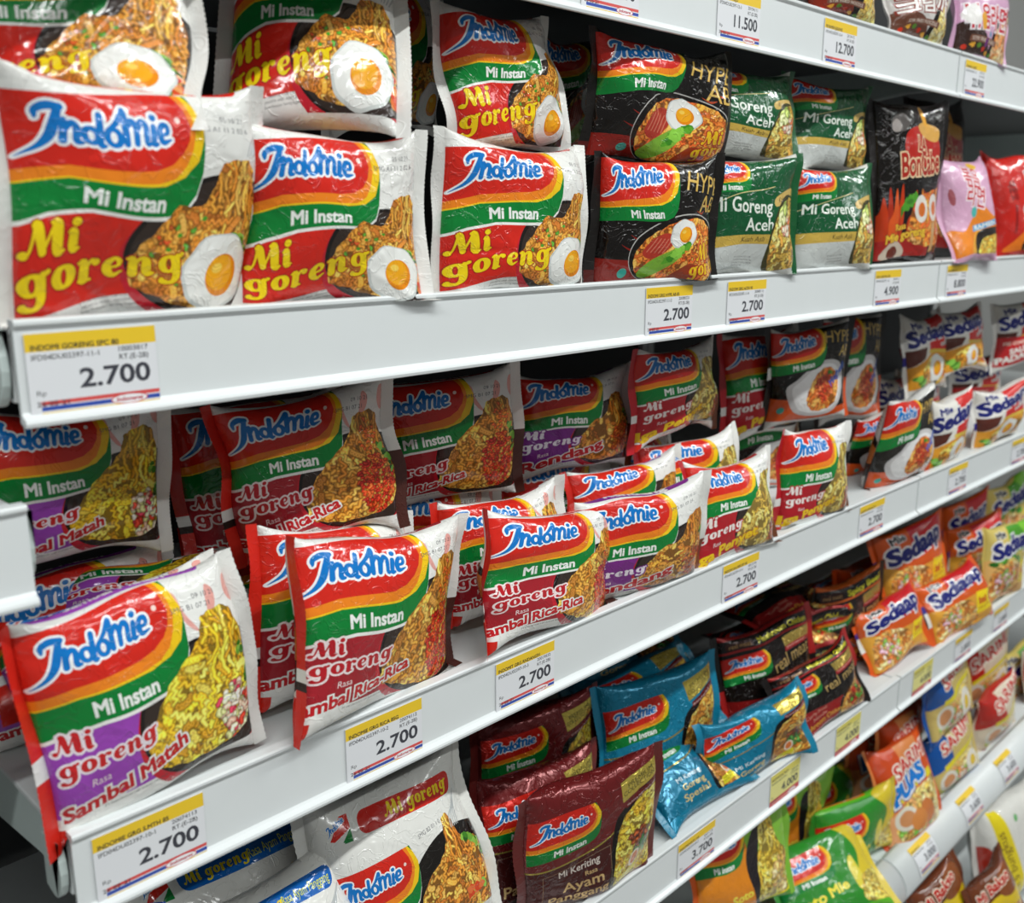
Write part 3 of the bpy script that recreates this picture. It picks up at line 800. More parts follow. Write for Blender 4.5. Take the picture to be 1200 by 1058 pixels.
def art_sedak(hi, base='d8581c', sec='e2a23a', panel='f2d51c', green=False):
    A = Art(150, 130, hx(base), hx(base)); back_print(A, dark=False)
    A.fill([poly((2, 170), (24, 170), (24, 196), (2, 196))], hx('dedbd6')); A.fill([poly((8, 196), (22, 196), (22, 206), (8, 206))], hx('2c2a86'))
    A.fill([poly((26, 210), (60, 206), (62, 236), (28, 240))], hx('e8c81c')); A.fill([ell(44, 222, 9, 7, 18)], hx('6a4018'))
    A.fill([smooth_poly([(-1, -1), (151, -1), (151, 50), (100, 64), (40, 62), (-1, 74)], 5)], hx(sec))
    A.fill([poly((50, 78), (151, 86), (151, 131), (60, 131))], hx('c8242a' if not green else '4f9a2c'))
    sm = food(4, -2, 100, 80, ('d98a3a', 'c8702a', 'e6a85a', 'e8c080'), 160, 91, width=1.9, blobs=((44, 36, 30, 24, ('d8703a', 'e0a0b0', '7fae4a', 'e8c8b0'), 40, 4.5),))
    A.photo([lumpy([(6, 6), (8, 50), (30, 70), (70, 66), (94, 50), (98, 6), (50, 1)], 1, 3, 5)], sm, 1.0)
    A.fill([poly((98, 24), (140, 20), (148, 58), (104, 66))], hx(panel))
    A.fill(txt('isi 5', 106, 40, 14, w=34, bold=.06, rot=-4), hx('c8481c')); A.fill(txt('EKSTRA', 104, 30, 5, w=32), hx('a83a18'))
    if green:
        A.fill([smooth_poly([(100, 131), (151, 131), (151, 84), (124, 96)], 4)], hx('7fc23a'))
        leafy(A, [(10, 70), (50, 84), (96, 66)], 5, cols=('3f8a2c', '66b03a', '2a6a20'), n=24, s=9)
    t = txt('Sedaap', 12, 78, 28, w=124, rot=7, bold=.075, shear=.1)
    A.fill(grow(t, 2.8), hx('f0eeec')); A.fill(t, hx('1c2272'))
    m = txt('Mie', 22, 112, 12, w=26, rot=7, bold=.06); A.fill(grow(m, 1.2), hx('f0eeec')); A.fill(m, hx('1c1a20'))
    return A
def art_sedag(hi): return art_sedak(hi, 'd8c26a', 'e6b46a', 'f0d832', True)
def art_sedako(hi):
    A = art_sedak(hi, 'd04a14', 'd8561a', 'c9c4be')
    return A

def art_jumbo(hi, blue=False):
    A = Art(190, 150, hx('dfded9'), hx('e0dfda')); back_print(A, dark=False)
    c = hx('0f5fb0') if blue else hx('c8281f')
    for dy in (0, 160):
        A.fill([rrect(46, 112+dy, 172, 132+dy, 8)], c)
        if blue:
            A.fill(fat('goreng', 22, 116+dy, 8), hx('d8d81e')) if False else None
            A.fill(fat('Mi goreng', 50, 117.5+dy, 6.6, sxk=.95), hx('e8d21e'))
            A.fill(txt('Rasa Ayam Panggang', 112, 117.5+dy, 9, w=56), hx('d6da3a'))
        else:
            A.fill(fat('Mi goreng', 74, 117+dy, 8, sxk=1.15), hx('f2d31c'))
        A.fill([poly((14, 112+dy), (38, 122+dy), (38, 134+dy), (30, 134+dy))], RED); A.fill([poly((27, 111+dy), (38, 111+dy), (38, 122+dy))], GREEN)
        o, b = logo(17, 119+dy, 20, 9, rot=20); A.fill(o, WHITE); A.fill(b, BLUE)
    A.fill([poly((-1, 96), (24, 92), (30, 112), (12, 118), (-1, 112))], hx('0f52c0') if blue else hx('dfded9'))
    A.fill([ell(150, 26, 74, 60, 60)], hx('1a1613'))
    banner(A, 1.05, .98, 2, -22, dr=4, line=hx('dfded9'))
    sm = food(86, -2, 192, 104, PAL_ORI+('d8a84a',), 260 if hi else 150, 101, width=1.3, lift=(136, 160, 60))
    A.photo([lumpy([(92, 10), (100, 44), (124, 62), (134, 74), (140, 94), (152, 96), (158, 72), (182, 62), (189, 30), (188, 1), (110, 0)], 1.2, 7, 5)], sm, .85)
    leafy(A, [(160, 72), (178, 60), (186, 44)], 5, n=16, s=6); leafy(A, [(150, 20), (180, 20)], 7, cols=('d2451f', 'e0703a', '8cbf4c'), n=10, s=7)
    for i in range(5): A.line([(150+i*3, 84), (154+i*3, 94), (164+i*1.2, 100), (176, 112)], 1.3, hx('b4b8b8'))
    A.fill(txt('SMG B2 01 1 0', 104, 88, 4, rot=8), hx('55545a'))
    return A
def art_jumbob(hi): return art_jumbo(hi, True)

def premium(base, dark, band, hi, txt_rows, pal, seed, gold='d9c25a'):
    A = Art(150, 122, hx(base), hx(base)); L = 122
    A.fill([rrect(40, L+30, 96, L+66, 5)], hx('c9c48a')); small_lines(A, 44, L+50, ('BAHAN / INGREDIENTS', 'KOMPOSISI: TEPUNG'), 2)
    A.fill([poly((96, L+30), (140, L+30), (140, L+66), (96, L+66))], hx('241612'))
    A.fill([smooth_poly([(-1, -1), (104, -1), (106, 30), (96, 44), (60, 40), (-1, 40)], 4) if False else poly((-1, -1), (108, -1), (96, 62), (60, 53), (-1, 50))], hx(dark))
    A.line([(0, 50.5), (60, 53.5), (84, 58), (100, 66)], 1.6, hx('b3a04a', .4))
    A.fill([smooth_poly([(90, -1), (86, 30), (91, 60), (104, 80), (151, 94), (151, -1)], 5)], hx('15100e'))
    sm = food(88, -2, 152, 94, pal, 300 if hi else 180, seed, width=1.15, wave=.9, blobs=((124, 44, 12, 10, ('7a3418', '9c4a22', '5e2812'), 40, 3.4), (130, 30, 14, 10, ('2f6a2a', '4a8a3a'), 16, 3.6)))
    A.photo([lumpy([(92, 4), (91, 34), (98, 60), (114, 78), (149, 88), (149, 1), (104, 1)], .9, 4, 5)], sm, .7)
    A.fill([ell(118, 24, 7.5, 9, 20, rot=-20)], hx('e8d6c0')); A.fill([ell(118, 24, 5, 6.4, 18, rot=-20)], hx('d8743a'))
    A.fill([poly((108, 80), (151, 94), (151, 101), (108, 86))], hx('6a1a1c')); A.fill(txt('Mie Kering dengan Bumbu Lezat', 110, 82, 2.4, w=38, rot=17), hx('e0c8c0'))
    A.fill([poly((104, 88), (151, 102), (151, 117), (100, 110))], hx(gold, .35))
    A.fill(txt('PREMIUM', 110, 101, 5, w=32, rot=12) + txt('COLLECTION', 105, 94, 5, w=40, rot=13), hx('3a3416'))
    banner(A, .82, .70, 3, 25, dr=3, line=hx(base))
    for (s, x, y, h, w, c) in txt_rows: A.fill(txt(s, x, y, h, w=w, rot=3, bold=.02), hx(c))
    A.fill([poly((98, 2), (124, 6), (124, 16), (99, 12))], hx('e6d824')); small_lines(A, 101, 9, ('Lengkap dengan', 'Acar Bawang'), 2.2, hx('4a4418'), rot=8)
    return A
def art_ayam(hi):
    A = premium('6f1f20', '4a1a18', None, hi, (('Mi Keriting', 30, 38.5, 7, 44, 'e6d9d0'), ('Rasa', 58, 32, 4.4, 13, 'd8b47a'), ('Ayam', 34, 19, 11, 44, 'd8b47a'), ('Panggang', 20, 5, 11, 64, 'd8b47a')), ('e2c23c', 'd6ae2c', 'ecd460', 'c09022'), 111)
    for p in (((14, 44), (86, 51)), ((86, 51), (88, 2)), ((14, 44), (12, 2))): A.line(p, .35, hx('a88a6a'))
    return A
def art_teal(hi):
    return premium_teal(hi)
def premium_teal(hi):
    return premium('1480a2', '0f7292', None, hi, (('Mi Keriting', 30, 30, 6, 44, 'cfe0e4'), ('Goreng', 34, 18, 8, 40, 'd8c27a'), ('Spesial', 30, 6, 8, 46, 'd8c27a')), ('d99a3a', 'c47f2a', 'e6b45a', 'b06a22'), 112)
def real(hi, orange=False):
    A = Art(150, 120, hx('1a1412'), hx('181210')); L = 120
    c = hx('c45a1c') if orange else hx('9c1f1e')
    A.fill([poly((-1, -1), (96, -1), (104, 40), (60, 38), (-1, 44))], c)
    A.fill([smooth_poly([(90, -1), (90, 24), (106, 44), (151, 58), (151, -1)], 5)], hx('3a2412'))
    sm = food(90, -2, 152, 58, ('b8742a', 'c98a3a', '8a4a1c', 'd8a858'), 150, 121, width=1.4, blobs=((126, 24, 16, 16, ('4f8a2c', 'b8321c', '7a3a1c'), 30, 4),))
    A.photo([lumpy([(94, 2), (97, 24), (112, 40), (149, 52), (149, 1)], 1, 4, 4)], sm, .95)
    banner(A, .70, .56, 2, 34, dr=3, line=hx('1a1412'))
    A.fill(txt('real meat', 68, 60, 16, w=74, rot=6), hx('c8a868'))
    A.fill([poly((94, 84), (151, 88), (151, 101), (92, 97))], hx('c9ac58', .3)); A.fill([poly((93, 78), (151, 82), (151, 88), (94, 84))], hx('a8242a'))
    small_lines(A, 97, 81, ('Mie Keriting dengan Potongan',), 2.2, hx('e6d0c0'), rot=4)
    A.fill(txt('Curly Fried', 22, 29, 6, w=38, rot=4) + txt('Noodle', 34, 20, 6, w=26, rot=4), hx('d8a08a'))
    A.fill(txt('Mushroom Chicken' if not orange else 'Spicy Beef', 12, 7, 9, w=80, rot=4, bold=.03), hx('e0a83a'))
    A.fill([poly((-1, 101), (151, 101), (151, 104), (-1, 104))], c)
    A.fill([rrect(6, 105, 50, 115, 2)], hx('3a1a14')); A.fill(txt('real meat', 10, 107, 6, w=36), hx('b8905a'))
    A.fill(txt('Mushroom Chicken' if not orange else 'Spicy Beef', 58, 106.5, 7.5, w=84, bold=.04), hx('d8cf2a'))
    A.fill([poly((-1, L-1), (151, L-1), (151, L+7), (-1, L+7))], c)
    A.fill([poly((0, L+7), (150, L+7), (150, L+26), (0, L+26))], hx('181210'))
    A.fill(txt('Rasa Ayam Jamur', 12, L+11, 9, w=70, shear=.2), hx('d8d2c8'))
    return A
def roll_strip(A, base, line, words, wc, side_words='', sc='b8905a'):
    L, W = A.L, A.W
    A.fill([poly((0, 2*L-30), (W, 2*L-30), (W, 2*L), (0, 2*L))], hx(base))
    A.fill([poly((0, 2*L-30), (W, 2*L-30), (W, 2*L-25), (0, 2*L-25))], hx(line)); A.fill([poly((0, 2*L-4), (W, 2*L-4), (W, 2*L), (0, 2*L))], hx(line))
    A.fill(txt(words, W*.34, 2*L-19, 10, w=W*.6, bold=.04), hx(wc))
    if side_words: A.fill(txt(side_words, W*.06, 2*L-19, 9, w=W*.22), hx(sc))
def art_real(hi):
    A = real(hi); roll_strip(A, '181210', '9c1f1e', 'Mushroom Chicken', 'd8cf2a', 'real meat'); return A
def art_realo(hi):
    A = real(hi, True); roll_strip(A, '181210', 'c45a1c', 'Spicy Beef', 'd8cf2a', 'real meat'); return A

def art_soto(hi):
    A = Art(150, 120, hx('e0861e'), hx('5a9a2a')); back_print(A, dark=False)
    A.fill([smooth_poly([(70, 121), (151, 121), (151, -1), (96, -1), (84, 60)], 5)], hx('7fb83a'))
    A.fill([smooth_poly([(76, 78), (86, 98), (100, 100), (92, 60), (92, 30), (104, 4), (84, 0), (74, 40)], 5)], hx('241e22'))
    banner(A, .8, .9, 0, 16, dr=3, line=hx('e0861e'))
    sm = food(82, -2, 152, 122, ('d9bc4a', 'cfae3a', 'e6d06e', 'b8922c'), 240 if hi else 150, 131, width=1.2, lift=(96, 122, 70), blobs=((126, 28, 16, 24, ('d9b06a', 'c8934a', 'e6c890'), 40, 5),))
    A.photo([lumpy([(86, 6), (88, 50), (96, 76), (100, 112), (120, 112), (124, 76), (142, 50), (149, 24), (140, 2), (110, 0)], 1, 4, 5)], sm, .9)
    A.fill([smooth_poly([(96, -1), (110, 3), (140, 3), (151, 8), (151, -1)], 4)], hx('e8d61e'))
    A.fill(txt('Rasa Soto', 10, 18, 12, w=64, bold=.05, rot=4), hx('f2e04a'))
    return A
def art_green(hi):
    A = Art(150, 120, hx('2f8a2c'), hx('5fb32c')); L = 120
    A.fill([poly((0, L), (150, L), (150, 2*L), (0, 2*L))], hx('5fb32c'))
    A.fill([rrect(16, L+6, 100, L+24, 5)], hx('e07a1e')); A.fill(txt('Soto Spesial', 22, L+10, 9, w=70, bold=.05), hx('f6e6c0'))
    A.fill([smooth_poly([(104, 121), (151, 121), (151, -1), (120, -1), (112, 40), (126, 80)], 5)], hx('d9c030'))
    A.fill([smooth_poly([(100, 60), (112, 70), (116, 20), (102, 24)], 4)], hx('e2d24a'))
    banner(A, .9, .84, 2, 6, dr=3, line=hx('2f8a2c'))
    A.fill(txt('Soto Mie', 8, 24, 14, w=80, bold=.05, rot=4), hx('f2e04a'))
    sm = food(104, -2, 152, 50, ('c9b04a', 'b8963a', 'dcc870'), 90, 141, width=1.6)
    A.photo([lumpy([(108, 4), (112, 36), (130, 46), (149, 44), (149, 1)], 1, 4, 4)], sm, 1.2)
    return A
def art_sarimi(hi, base='0f4f9c', body='cdb46a', puas=False, whitev=False):
    A = Art(140, 112 if not puas else 140, hx(body), hx(base)); L = A.L
    A.fill([poly((-1, L*.42), (60, L*.5), (50, L+1), (-1, L+1))], hx(base))
    if puas:
        A.fill([poly((100, -1), (141, -1), (141, L+1), (112, L+1))], hx('d8541c'))
        A.fill([smooth_poly([(-1, -1), (141, -1), (141, 48), (90, 56), (-1, 40)], 4)], hx('e0a070'))
    A.fill([poly((30, L*.5), (141, L*.62), (141, L*.54), (30, L*.42))], hx('e2d02a'))
    sm = food(10, -2, 142, L*.5, ('d8b86a', 'c8a04a', 'e6cc8a', 'd99a5a'), 160, 151, width=1.8, blobs=((60, 18, 40, 16, ('6aa03a', 'd97a3a', 'e6d6c0', 'b8543a'), 40, 5),))
    A.photo([lumpy([(16, 6), (20, L*.3), (50, L*.42), (100, L*.46), (139, L*.5), (139, 1), (50, 1)], 1, 3, 5)], sm, 1.1)
    A.fill([ell(34, L*.24, 22, 18, 26, wob=.06)], hx('d9d4c6')); A.fill([ell(34, L*.24, 15, 12, 22, wob=.1)], hx('c98a5a'))
    if puas:
        A.fill([ell(86, 26, 22, 18, 24, wob=.1)], hx('c8743a')); A.fill([ell(58, 22, 20, 16, 24, wob=.1)], hx('d08444'))
        t = txt('PUAS', 20, 58, 26, w=92, rot=12, bold=.09); A.fill(grow(t, 4.2), hx('2a2a86')); A.fill(grow(t, 2.8), WHITE); A.fill(t, hx('1a7ad0'))
    else:
        A.fill([ell(106, 24, 20, 22, 28, rot=10)], hx('ece6da')); A.fill([ell(108, 23, 10, 11, 22)], hx('e6c02a'))
    t = txt('SARIMI', 34, L*.66, 22, w=104, rot=9, bold=.05); A.fill(grow(t, 2.2), hx('efe6d8')); A.fill(t, hx('c8302a'))
    for i in range(9): A.line([(36+i*12, L*.64+i*2), (40+i*12, L*.64+24+i*2)], 1.1, hx('efe6d8'))
    return A
def art_sarimi_(hi): return art_sarimi(hi)
def art_puas(hi): return art_sarimi(hi, 'c8481c', 'd8844a', True)
def art_sarimw(hi): return art_sarimi(hi, 'b8281f', 'd9c8b0')
def art_brown(hi):
    A = Art(150, 120, hx('6a3418'), hx('5a2a14'))
    A.fill([smooth_poly([(-1, 60), (60, 80), (151, 60), (151, 30), (60, 50), (-1, 30)], 5)], hx('e0c01e'))
    A.fill([ell(110, 90, 36, 26, 30, wob=.05)], hx('8a4a22'))
    sm = food(10, -2, 142, 46, ('b8743a', 'c98a4a', '8a4a1c', 'd8a868'), 120, 161, width=2)
    A.photo([lumpy([(16, 4), (30, 34), (90, 44), (139, 34), (139, 1)], 1, 3, 4)], sm, 1.2)
    t = txt('Mi Bakso', 14, 86, 18, w=100, rot=4, bold=.06); A.fill(grow(t, 1.6), hx('f0e6d0')); A.fill(t, hx('b8281f'))
    return A
def art_bulk(hi):
    A = Art(200, 180, hx('dedcd6'), hx('d9d7d1'))
    A.fill([poly((44, -1), (84, -1), (40, 181), (14, 181))], hx('e6d01e'))
    A.fill(txt('Isi 5 bungkus', 64, 30, 16, w=118, rot=103.5), hx('6a3a18'))
    A.fill([smooth_poly([(-1, 120), (16, 110), (20, 60), (8, 40), (-1, 46)], 5)], hx('b83222'))
    t = txt('Sedaap', 100, 70, 34, w=150, rot=10, bold=.075); A.fill(grow(t, 3), hx('f0eeec')); A.fill(t, hx('1c2272'))
    A.fill([poly((110, 40), (201, 52), (201, 68), (110, 58))], hx('d42a26'))
    A.fill([smooth_poly([(120, -1), (130, 40), (201, 48), (201, -1)], 4)], hx('d8923a'))
    A.fill([ell(76, 150, 6, 6, 14)], hx('6ab06a'))
    return A

DESIGNS = {
 # key: (art function, film material, (left seal colours bottom->top), (right seal colours), category words)
 'ori': (art_ori, M_FILM, ((1, 'd9d8d4'),), ((1, 'e6e5e1'),)),
 'matah': (art_matah, M_FILM, ((.32, 'd3281c'), (.42, 'e4e3df'), (1, 'd3281c')), ((1, 'e6e5e1'),)),
 'rica': (art_rica, M_FILM, ((.26, 'd3281c'), (.30, '241a15'), (.36, 'e4e3df'), (1, 'd3281c')), ((.5, '4a2620'), (1, 'e6e5e1'))),
 'rend': (art_rend, M_FILM, ((.3, 'd3281c'), (.4, 'e4e3df'), (1, 'c8281f')), ((.4, '7a3a20'), (1, 'e6e5e1'))),
 'iga': (art_iga, M_FILM, ((.3, 'b8202a'), (.38, 'e4e3df'), (1, 'b8202a')), ((.4, '6a3a20'), (1, 'e6e5e1'))),
 'hype': (art_hype, M_FILM, ((.2, '5a1a16'), (1, '1a1614')), ((1, '1c1816'),)),
 'pasta': (art_pasta, M_FILM, ((.5, '1c1816'), (.62, 'd8d6d2'), (1, '1c1816')), ((.4, 'd6541e'), (1, '1c1816'))),
 'aceh': (art_aceh, M_FILM, ((1, '15582f'),), ((1, '15582f'),)),
 'cabe': (art_cabe, M_FILM, ((1, '16110f'),), ((1, '16110f'),)),
 'pink': (art_pink, M_FILM, ((1, 'd3a4c0'),), ((1, 'd3a4c0'),)),
 'redk': (art_redk, M_FILM, ((1, 'b8201a'),), ((1, 'b8201a'),)),
 'kblack': (art_kblack, M_FILM, ((1, '1c1614'),), ((1, '1c1614'),)),
 'kwhite': (art_kwhite, M_FILM, ((1, 'cfcac6'),), ((1, 'cfcac6'),)),
 'kpink': (art_kpink, M_FILM, ((1, 'd3a5c4'),), ((1, 'd3a5c4'),)),
 'sedap': (art_sedap, M_FILM, ((.4, 'dedbd6'), (.5, '2c2a86'), (1, 'dedbd6')), ((1, 'dedbd6'),)),
 'salero': (art_salero, M_FILM, ((1, 'dedbd6'),), ((1, 'dedbd6'),)),
 'sedak': (art_sedak, M_FILM, ((.4, 'd8581c'), (.6, 'dedbd6'), (.7, '2c2a86'), (1, 'd8581c')), ((1, 'd8581c'),)),
 'sedag': (art_sedag, M_FILM, ((1, 'd8c26a'),), ((1, '7fc23a'),)),
 'sedako': (art_sedako, M_FOIL, ((1, 'd04a14'),), ((1, 'd04a14'),)),
 'jumbo': (art_jumbo, M_FILM, ((1, 'dfded9'),), ((1, 'dfded9'),)),
 'jumbob': (art_jumbob, M_FILM, ((.6, 'dfded9'), (1, '0f52c0')), ((1, 'dfded9'),)),
 'ayam': (art_ayam, M_FOIL, ((1, '64201e'),), ((1, '64201e'),)),
 'teal': (art_teal, M_FOIL, ((1, '127898'),), ((1, '127898'),)),
 'real': (art_real, M_FOIL, ((.5, '9c1f1e'), (1, '1a1412')), ((.5, '1a1412'), (1, '9c1f1e'))),
 'realo': (art_realo, M_FOIL, ((.5, '9c1f1e'), (1, '1a1412')), ((1, '3a2412'),)),
 'soto': (art_soto, M_FILM, ((1, 'd0581c'),), ((1, '7fb83a'),)),
 'green': (art_green, M_FILM, ((1, '2f8a2c'),), ((1, 'd9c030'),)),
 'sarimi': (art_sarimi_, M_FILM, ((1, '0f4f9c'),), ((1, 'cdb46a'),)),
 'puas': (art_puas, M_FILM, ((.5, 'c8481c'), (1, 'd8844a')), ((1, 'd8541c'),)),
 'sarimw': (art_sarimw, M_FILM, ((1, 'd9c8b0'),), ((1, 'd9c8b0'),)),
 'brown': (art_brown, M_FILM, ((1, '6a3418'),), ((1, '6a3418'),)),
 'bulk': (art_bulk, M_FILM, ((1, 'dedcd6'),), ((1, 'dedcd6'),)),
}
_built = {}
def print_mesh(design, lvl):
    """lvl 0 = close packets, 1 = mid, 2 = far"""
    k = (design, lvl)
    if k not in _built:
        A = DESIGNS[design][0](lvl == 0)
        sc = A.W/126.0
        _built[k] = (A.build((2.6, 3.6, 5.0)[lvl]*sc**.5, (1.0, 1.5, 2.1)[lvl]), A.W, A.L)
    return _built[k]

# ------------------------------------------------------------------ packet shape
def wave_noise(seed, n=7, lo=1.0, hi=4.0):
    rg = np.random.RandomState(seed)
    K = rg.normal(size=(n, 3)); K /= np.linalg.norm(K, axis=1, keepdims=True); K *= rg.uniform(lo, hi, (n, 1))
    ph = rg.uniform(0, 6.28, n); am = 1/np.sqrt(n)*np.ones(n)
    return lambda P: (np.sin(P @ K.T*2*math.pi+ph)*am).sum(1)

class Pillow:
    """sealed pillow pouch: flat at the two end seals, a full loop of film in between"""
    NU, NS = 41, 81
    def __init__(s, W, L, T, seed, puff=1.0, slump=0.0, rough=1.0):
        s.W, s.L, s.seed = W, L, seed
        rg = np.random.RandomState(seed)
        u = (1-np.cos(np.pi*np.arange(s.NU)/(s.NU-1)))/2
        e = np.abs(2*u-1); skew = 1+rg.uniform(-.12, .12)*(2*u-1)
        t = np.maximum(T/2*puff*np.clip(1-e**3.0, 0, 1)**0.6*skew, 1e-5)
        ex = 2/2.7
        th = np.linspace(-np.pi/2, np.pi/2, 161)
        S_, C_ = np.sin(th), np.abs(np.cos(th)); a = np.sign(S_)*np.abs(S_)**ex; b = C_**ex
        lo = np.full(s.NU, L*.2); hi = np.full(s.NU, L*.6)
        for _ in range(30):
            h = (lo+hi)/2; Y = h[:, None]*a; Z = t[:, None]*b
            ln = np.hypot(np.diff(Y, axis=1), np.diff(Z, axis=1)).sum(1)
            hi = np.where(ln > L, h, hi); lo = np.where(ln > L, lo, h)
        h = (lo+hi)/2; Y = h[:, None]*a; Z = t[:, None]*b
        d = np.hypot(np.diff(Y, axis=1), np.diff(Z, axis=1)); cum = np.concatenate([np.zeros((s.NU, 1)), np.cumsum(d, 1)], 1); cum /= cum[:, -1:]
        g = np.linspace(0, 1, s.NS)
        s.Y = np.array([np.interp(g, cum[i], Y[i]) for i in range(s.NU)]); s.Z = np.array([np.interp(g, cum[i], Z[i]) for i in range(s.NU)])
        s.n1 = wave_noise(seed+1, 8, 4, 11); s.n2 = wave_noise(seed+2, 8, 10, 26); s.nw = [wave_noise(seed+10+i, 6, 2.0, 6.0) for i in range(3)]
        s.pk = rg.uniform(0, 6.28, 8); s.pf = rg.uniform(5, 22, 8); s.pa = rg.uniform(.4, 1, 8)
        s.bend = rg.uniform(-.05, .05, 3)*np.array([1, 1, 1]); s.slump = slump; s.rough = rough
        # a few long folds
        s.cr = [(rg.uniform(0, 1), rg.uniform(0, 2), rg.uniform(0, 6.28), rg.uniform(.015, .035), rg.uniform(-1, 1)) for _ in range(9)]
    def table(s, u, v):
        fi = np.arccos(np.clip(1-2*u, -1, 1))/np.pi*(s.NU-1); i = np.clip(fi.astype(int), 0, s.NU-2); a = fi-i
        fj = np.clip(v, 0, 1)*(s.NS-1); j = np.clip(fj.astype(int), 0, s.NS-2); b = fj-j
        f = lambda M: (M[i, j]*(1-a)+M[i+1, j]*a)*(1-b)+(M[i, j+1]*(1-a)+M[i+1, j+1]*a)*b
        return f(s.Y), f(s.Z)
    def raw(s, u, w):
        """u 0..1 along the packet, w 0..2 round the film (0..1 front, bottom to top)"""
        w = np.mod(w, 2.0); back = w > 1; v = np.where(back, 2-w, w)
        y, z = s.table(u, v)
        # puckers running in from each seal
        d0 = u*s.W; d1 = (1-u)*s.W
        p = sum(s.pa[k]*np.sin(w*s.pf[k]+s.pk[k]) for k in range(8))/2.2
        q = sum(s.pa[k]*np.sin(w*s.pf[7-k]+s.pk[k]+2) for k in range(8))/2.2
        env0 = (1-np.exp(-d0/.004))*np.exp(-d0/.014); env1 = (1-np.exp(-d1/.004))*np.exp(-d1/.014)
        dz = .0026*s.rough*(p*env0+q*env1)
        e2 = np.minimum(1-np.exp(-d0/.01), 1-np.exp(-d1/.01))
        P = np.stack([u*s.W, y, z*np.where(back, -1, 1)], 1)
        dz = dz + s.rough*e2*(.0010*s.n1(P)+.00028*s.n2(P))
        for (cu, cw, an, wd, am) in s.cr:
            du, dw = (u-cu)*s.W, (w-cw)*s.L
            t = du*math.cos(an)+dw*math.sin(an); o = -du*math.sin(an)+dw*math.cos(an)
            dz = dz + s.rough*e2*.0011*am*np.exp(-(o/.0028)**2)*np.exp(-(t/wd)**2)
        z = z + np.maximum(dz, -z*.8)
        sg = np.where(back, -1.0, 1.0)
        # film between the corners is drawn in a little
        x = (u-.5)*s.W*(1-.03*(1-(np.clip(2*np.abs(y)/s.L, 0, 1))**2))
        return s.warp(np.stack([x, -z*sg, y], 1))
    def warp(s, P):
        x, y, z = P[:, 0]/s.W, P[:, 1], P[:, 2]/s.L
        Q = P.copy()
        Q[:, 1] += s.W*(s.bend[0]*(x*x-.1)+s.bend[1]*x*z*1.6+s.bend[2]*.5*(z*z-.1))
        g = np.stack([x, np.zeros_like(x), z], 1)*.35
        Q[:, 0] += .0022*s.nw[0](g); Q[:, 1] += .0030*s.rough*s.nw[1](g); Q[:, 2] += .0022*s.nw[2](g)
        if s.slump:
            Q[:, 2] -= s.slump*np.clip(x+.1, 0, 1)**2*0
        return Q
    def normals(s, u, w):
        e = 2e-3
        ua, ub = np.clip(u-e, 0, 1), np.clip(u+e, 0, 1)
        wa, wb = w-e, w+e
        du = s.raw(ub, w)-s.raw(ua, w); dv = s.raw(u, wb)-s.raw(u, wa)
        n = np.cross(du, dv); ln = np.linalg.norm(n, axis=1, keepdims=True); ln[ln < 1e-12] = 1
        return n/ln

def set_print(me, col):
    at = me.color_attributes.new('print', 'BYTE_COLOR', 'CORNER')
    at.data.foreach_set('color_srgb', col.astype(np.float32).ravel())

def fast_mesh(name, V, T, col, mat, normals=None):
    me = bpy.data.meshes.new(name)
    nt = len(T); k = T.shape[1]
    me.vertices.add(len(V)); me.vertices.foreach_set('co', V.astype(np.float32).ravel())
    me.loops.add(nt*k); me.loops.foreach_set('vertex_index', T.astype(np.int32).ravel())
    me.polygons.add(nt); me.polygons.foreach_set('loop_start', np.arange(0, nt*k, k, dtype=np.int32))
    me.polygons.foreach_set('use_smooth', np.ones(nt, bool))
    me.update(calc_edges=True)
    set_print(me, col)
    me.materials.append(mat)
    if normals is not None: me.normals_split_custom_set_from_vertices(normals.astype(np.float32))
    return me

def seal_mesh(pl, side, segs, fold, width, settle, teeth=True):
    NA, NB = 9, 97
    a = np.linspace(0, 1, NA); b = np.linspace(0, 1, NB)
    A_, B_ = np.meshgrid(a, b); A_, B_ = A_.ravel(), B_.ravel()
    u0 = 0.0 if side < 0 else 1.0
    root = pl.raw(np.full(len(B_), u0), B_)
    tooth = np.abs((B_*pl.L/.0022) % 1-.5)*2 if teeth else 0
    wd = width*(A_)*(1+.0)+np.where(A_ > .99, .0007*tooth, 0)
    rg = np.random.RandomState(pl.seed+(3 if side < 0 else 4))
    f = math.radians(fold)+.25*np.sin(B_*rg.uniform(2, 5)+rg.uniform(0, 6))
    P = root.copy()
    P[:, 0] += side*wd*np.cos(f); P[:, 1] -= wd*np.sin(f)
    P[:, 1] += .00022*np.sin(A_*width/.0011*2*math.pi) + .0012*A_*np.sin(B_*rg.uniform(9, 16)+rg.uniform(0, 6))
    q = []
    for j in range(NB-1):
        for i in range(NA-1):
            k = j*NA+i; q.append((k, k+1, k+NA+1, k+NA))
    q = np.array(q)
    if side < 0: q = q[:, ::-1]
    cb = B_[q].mean(1); col = np.empty((len(q), 4, 4)); prev = 0
    for fr, c in segs:
        col[(cb >= prev) & (cb <= fr)] = np.array(hx(c))[None, None]; prev = fr
    return fast_mesh('end_seal', settle(P), q, col, M_SEAL)

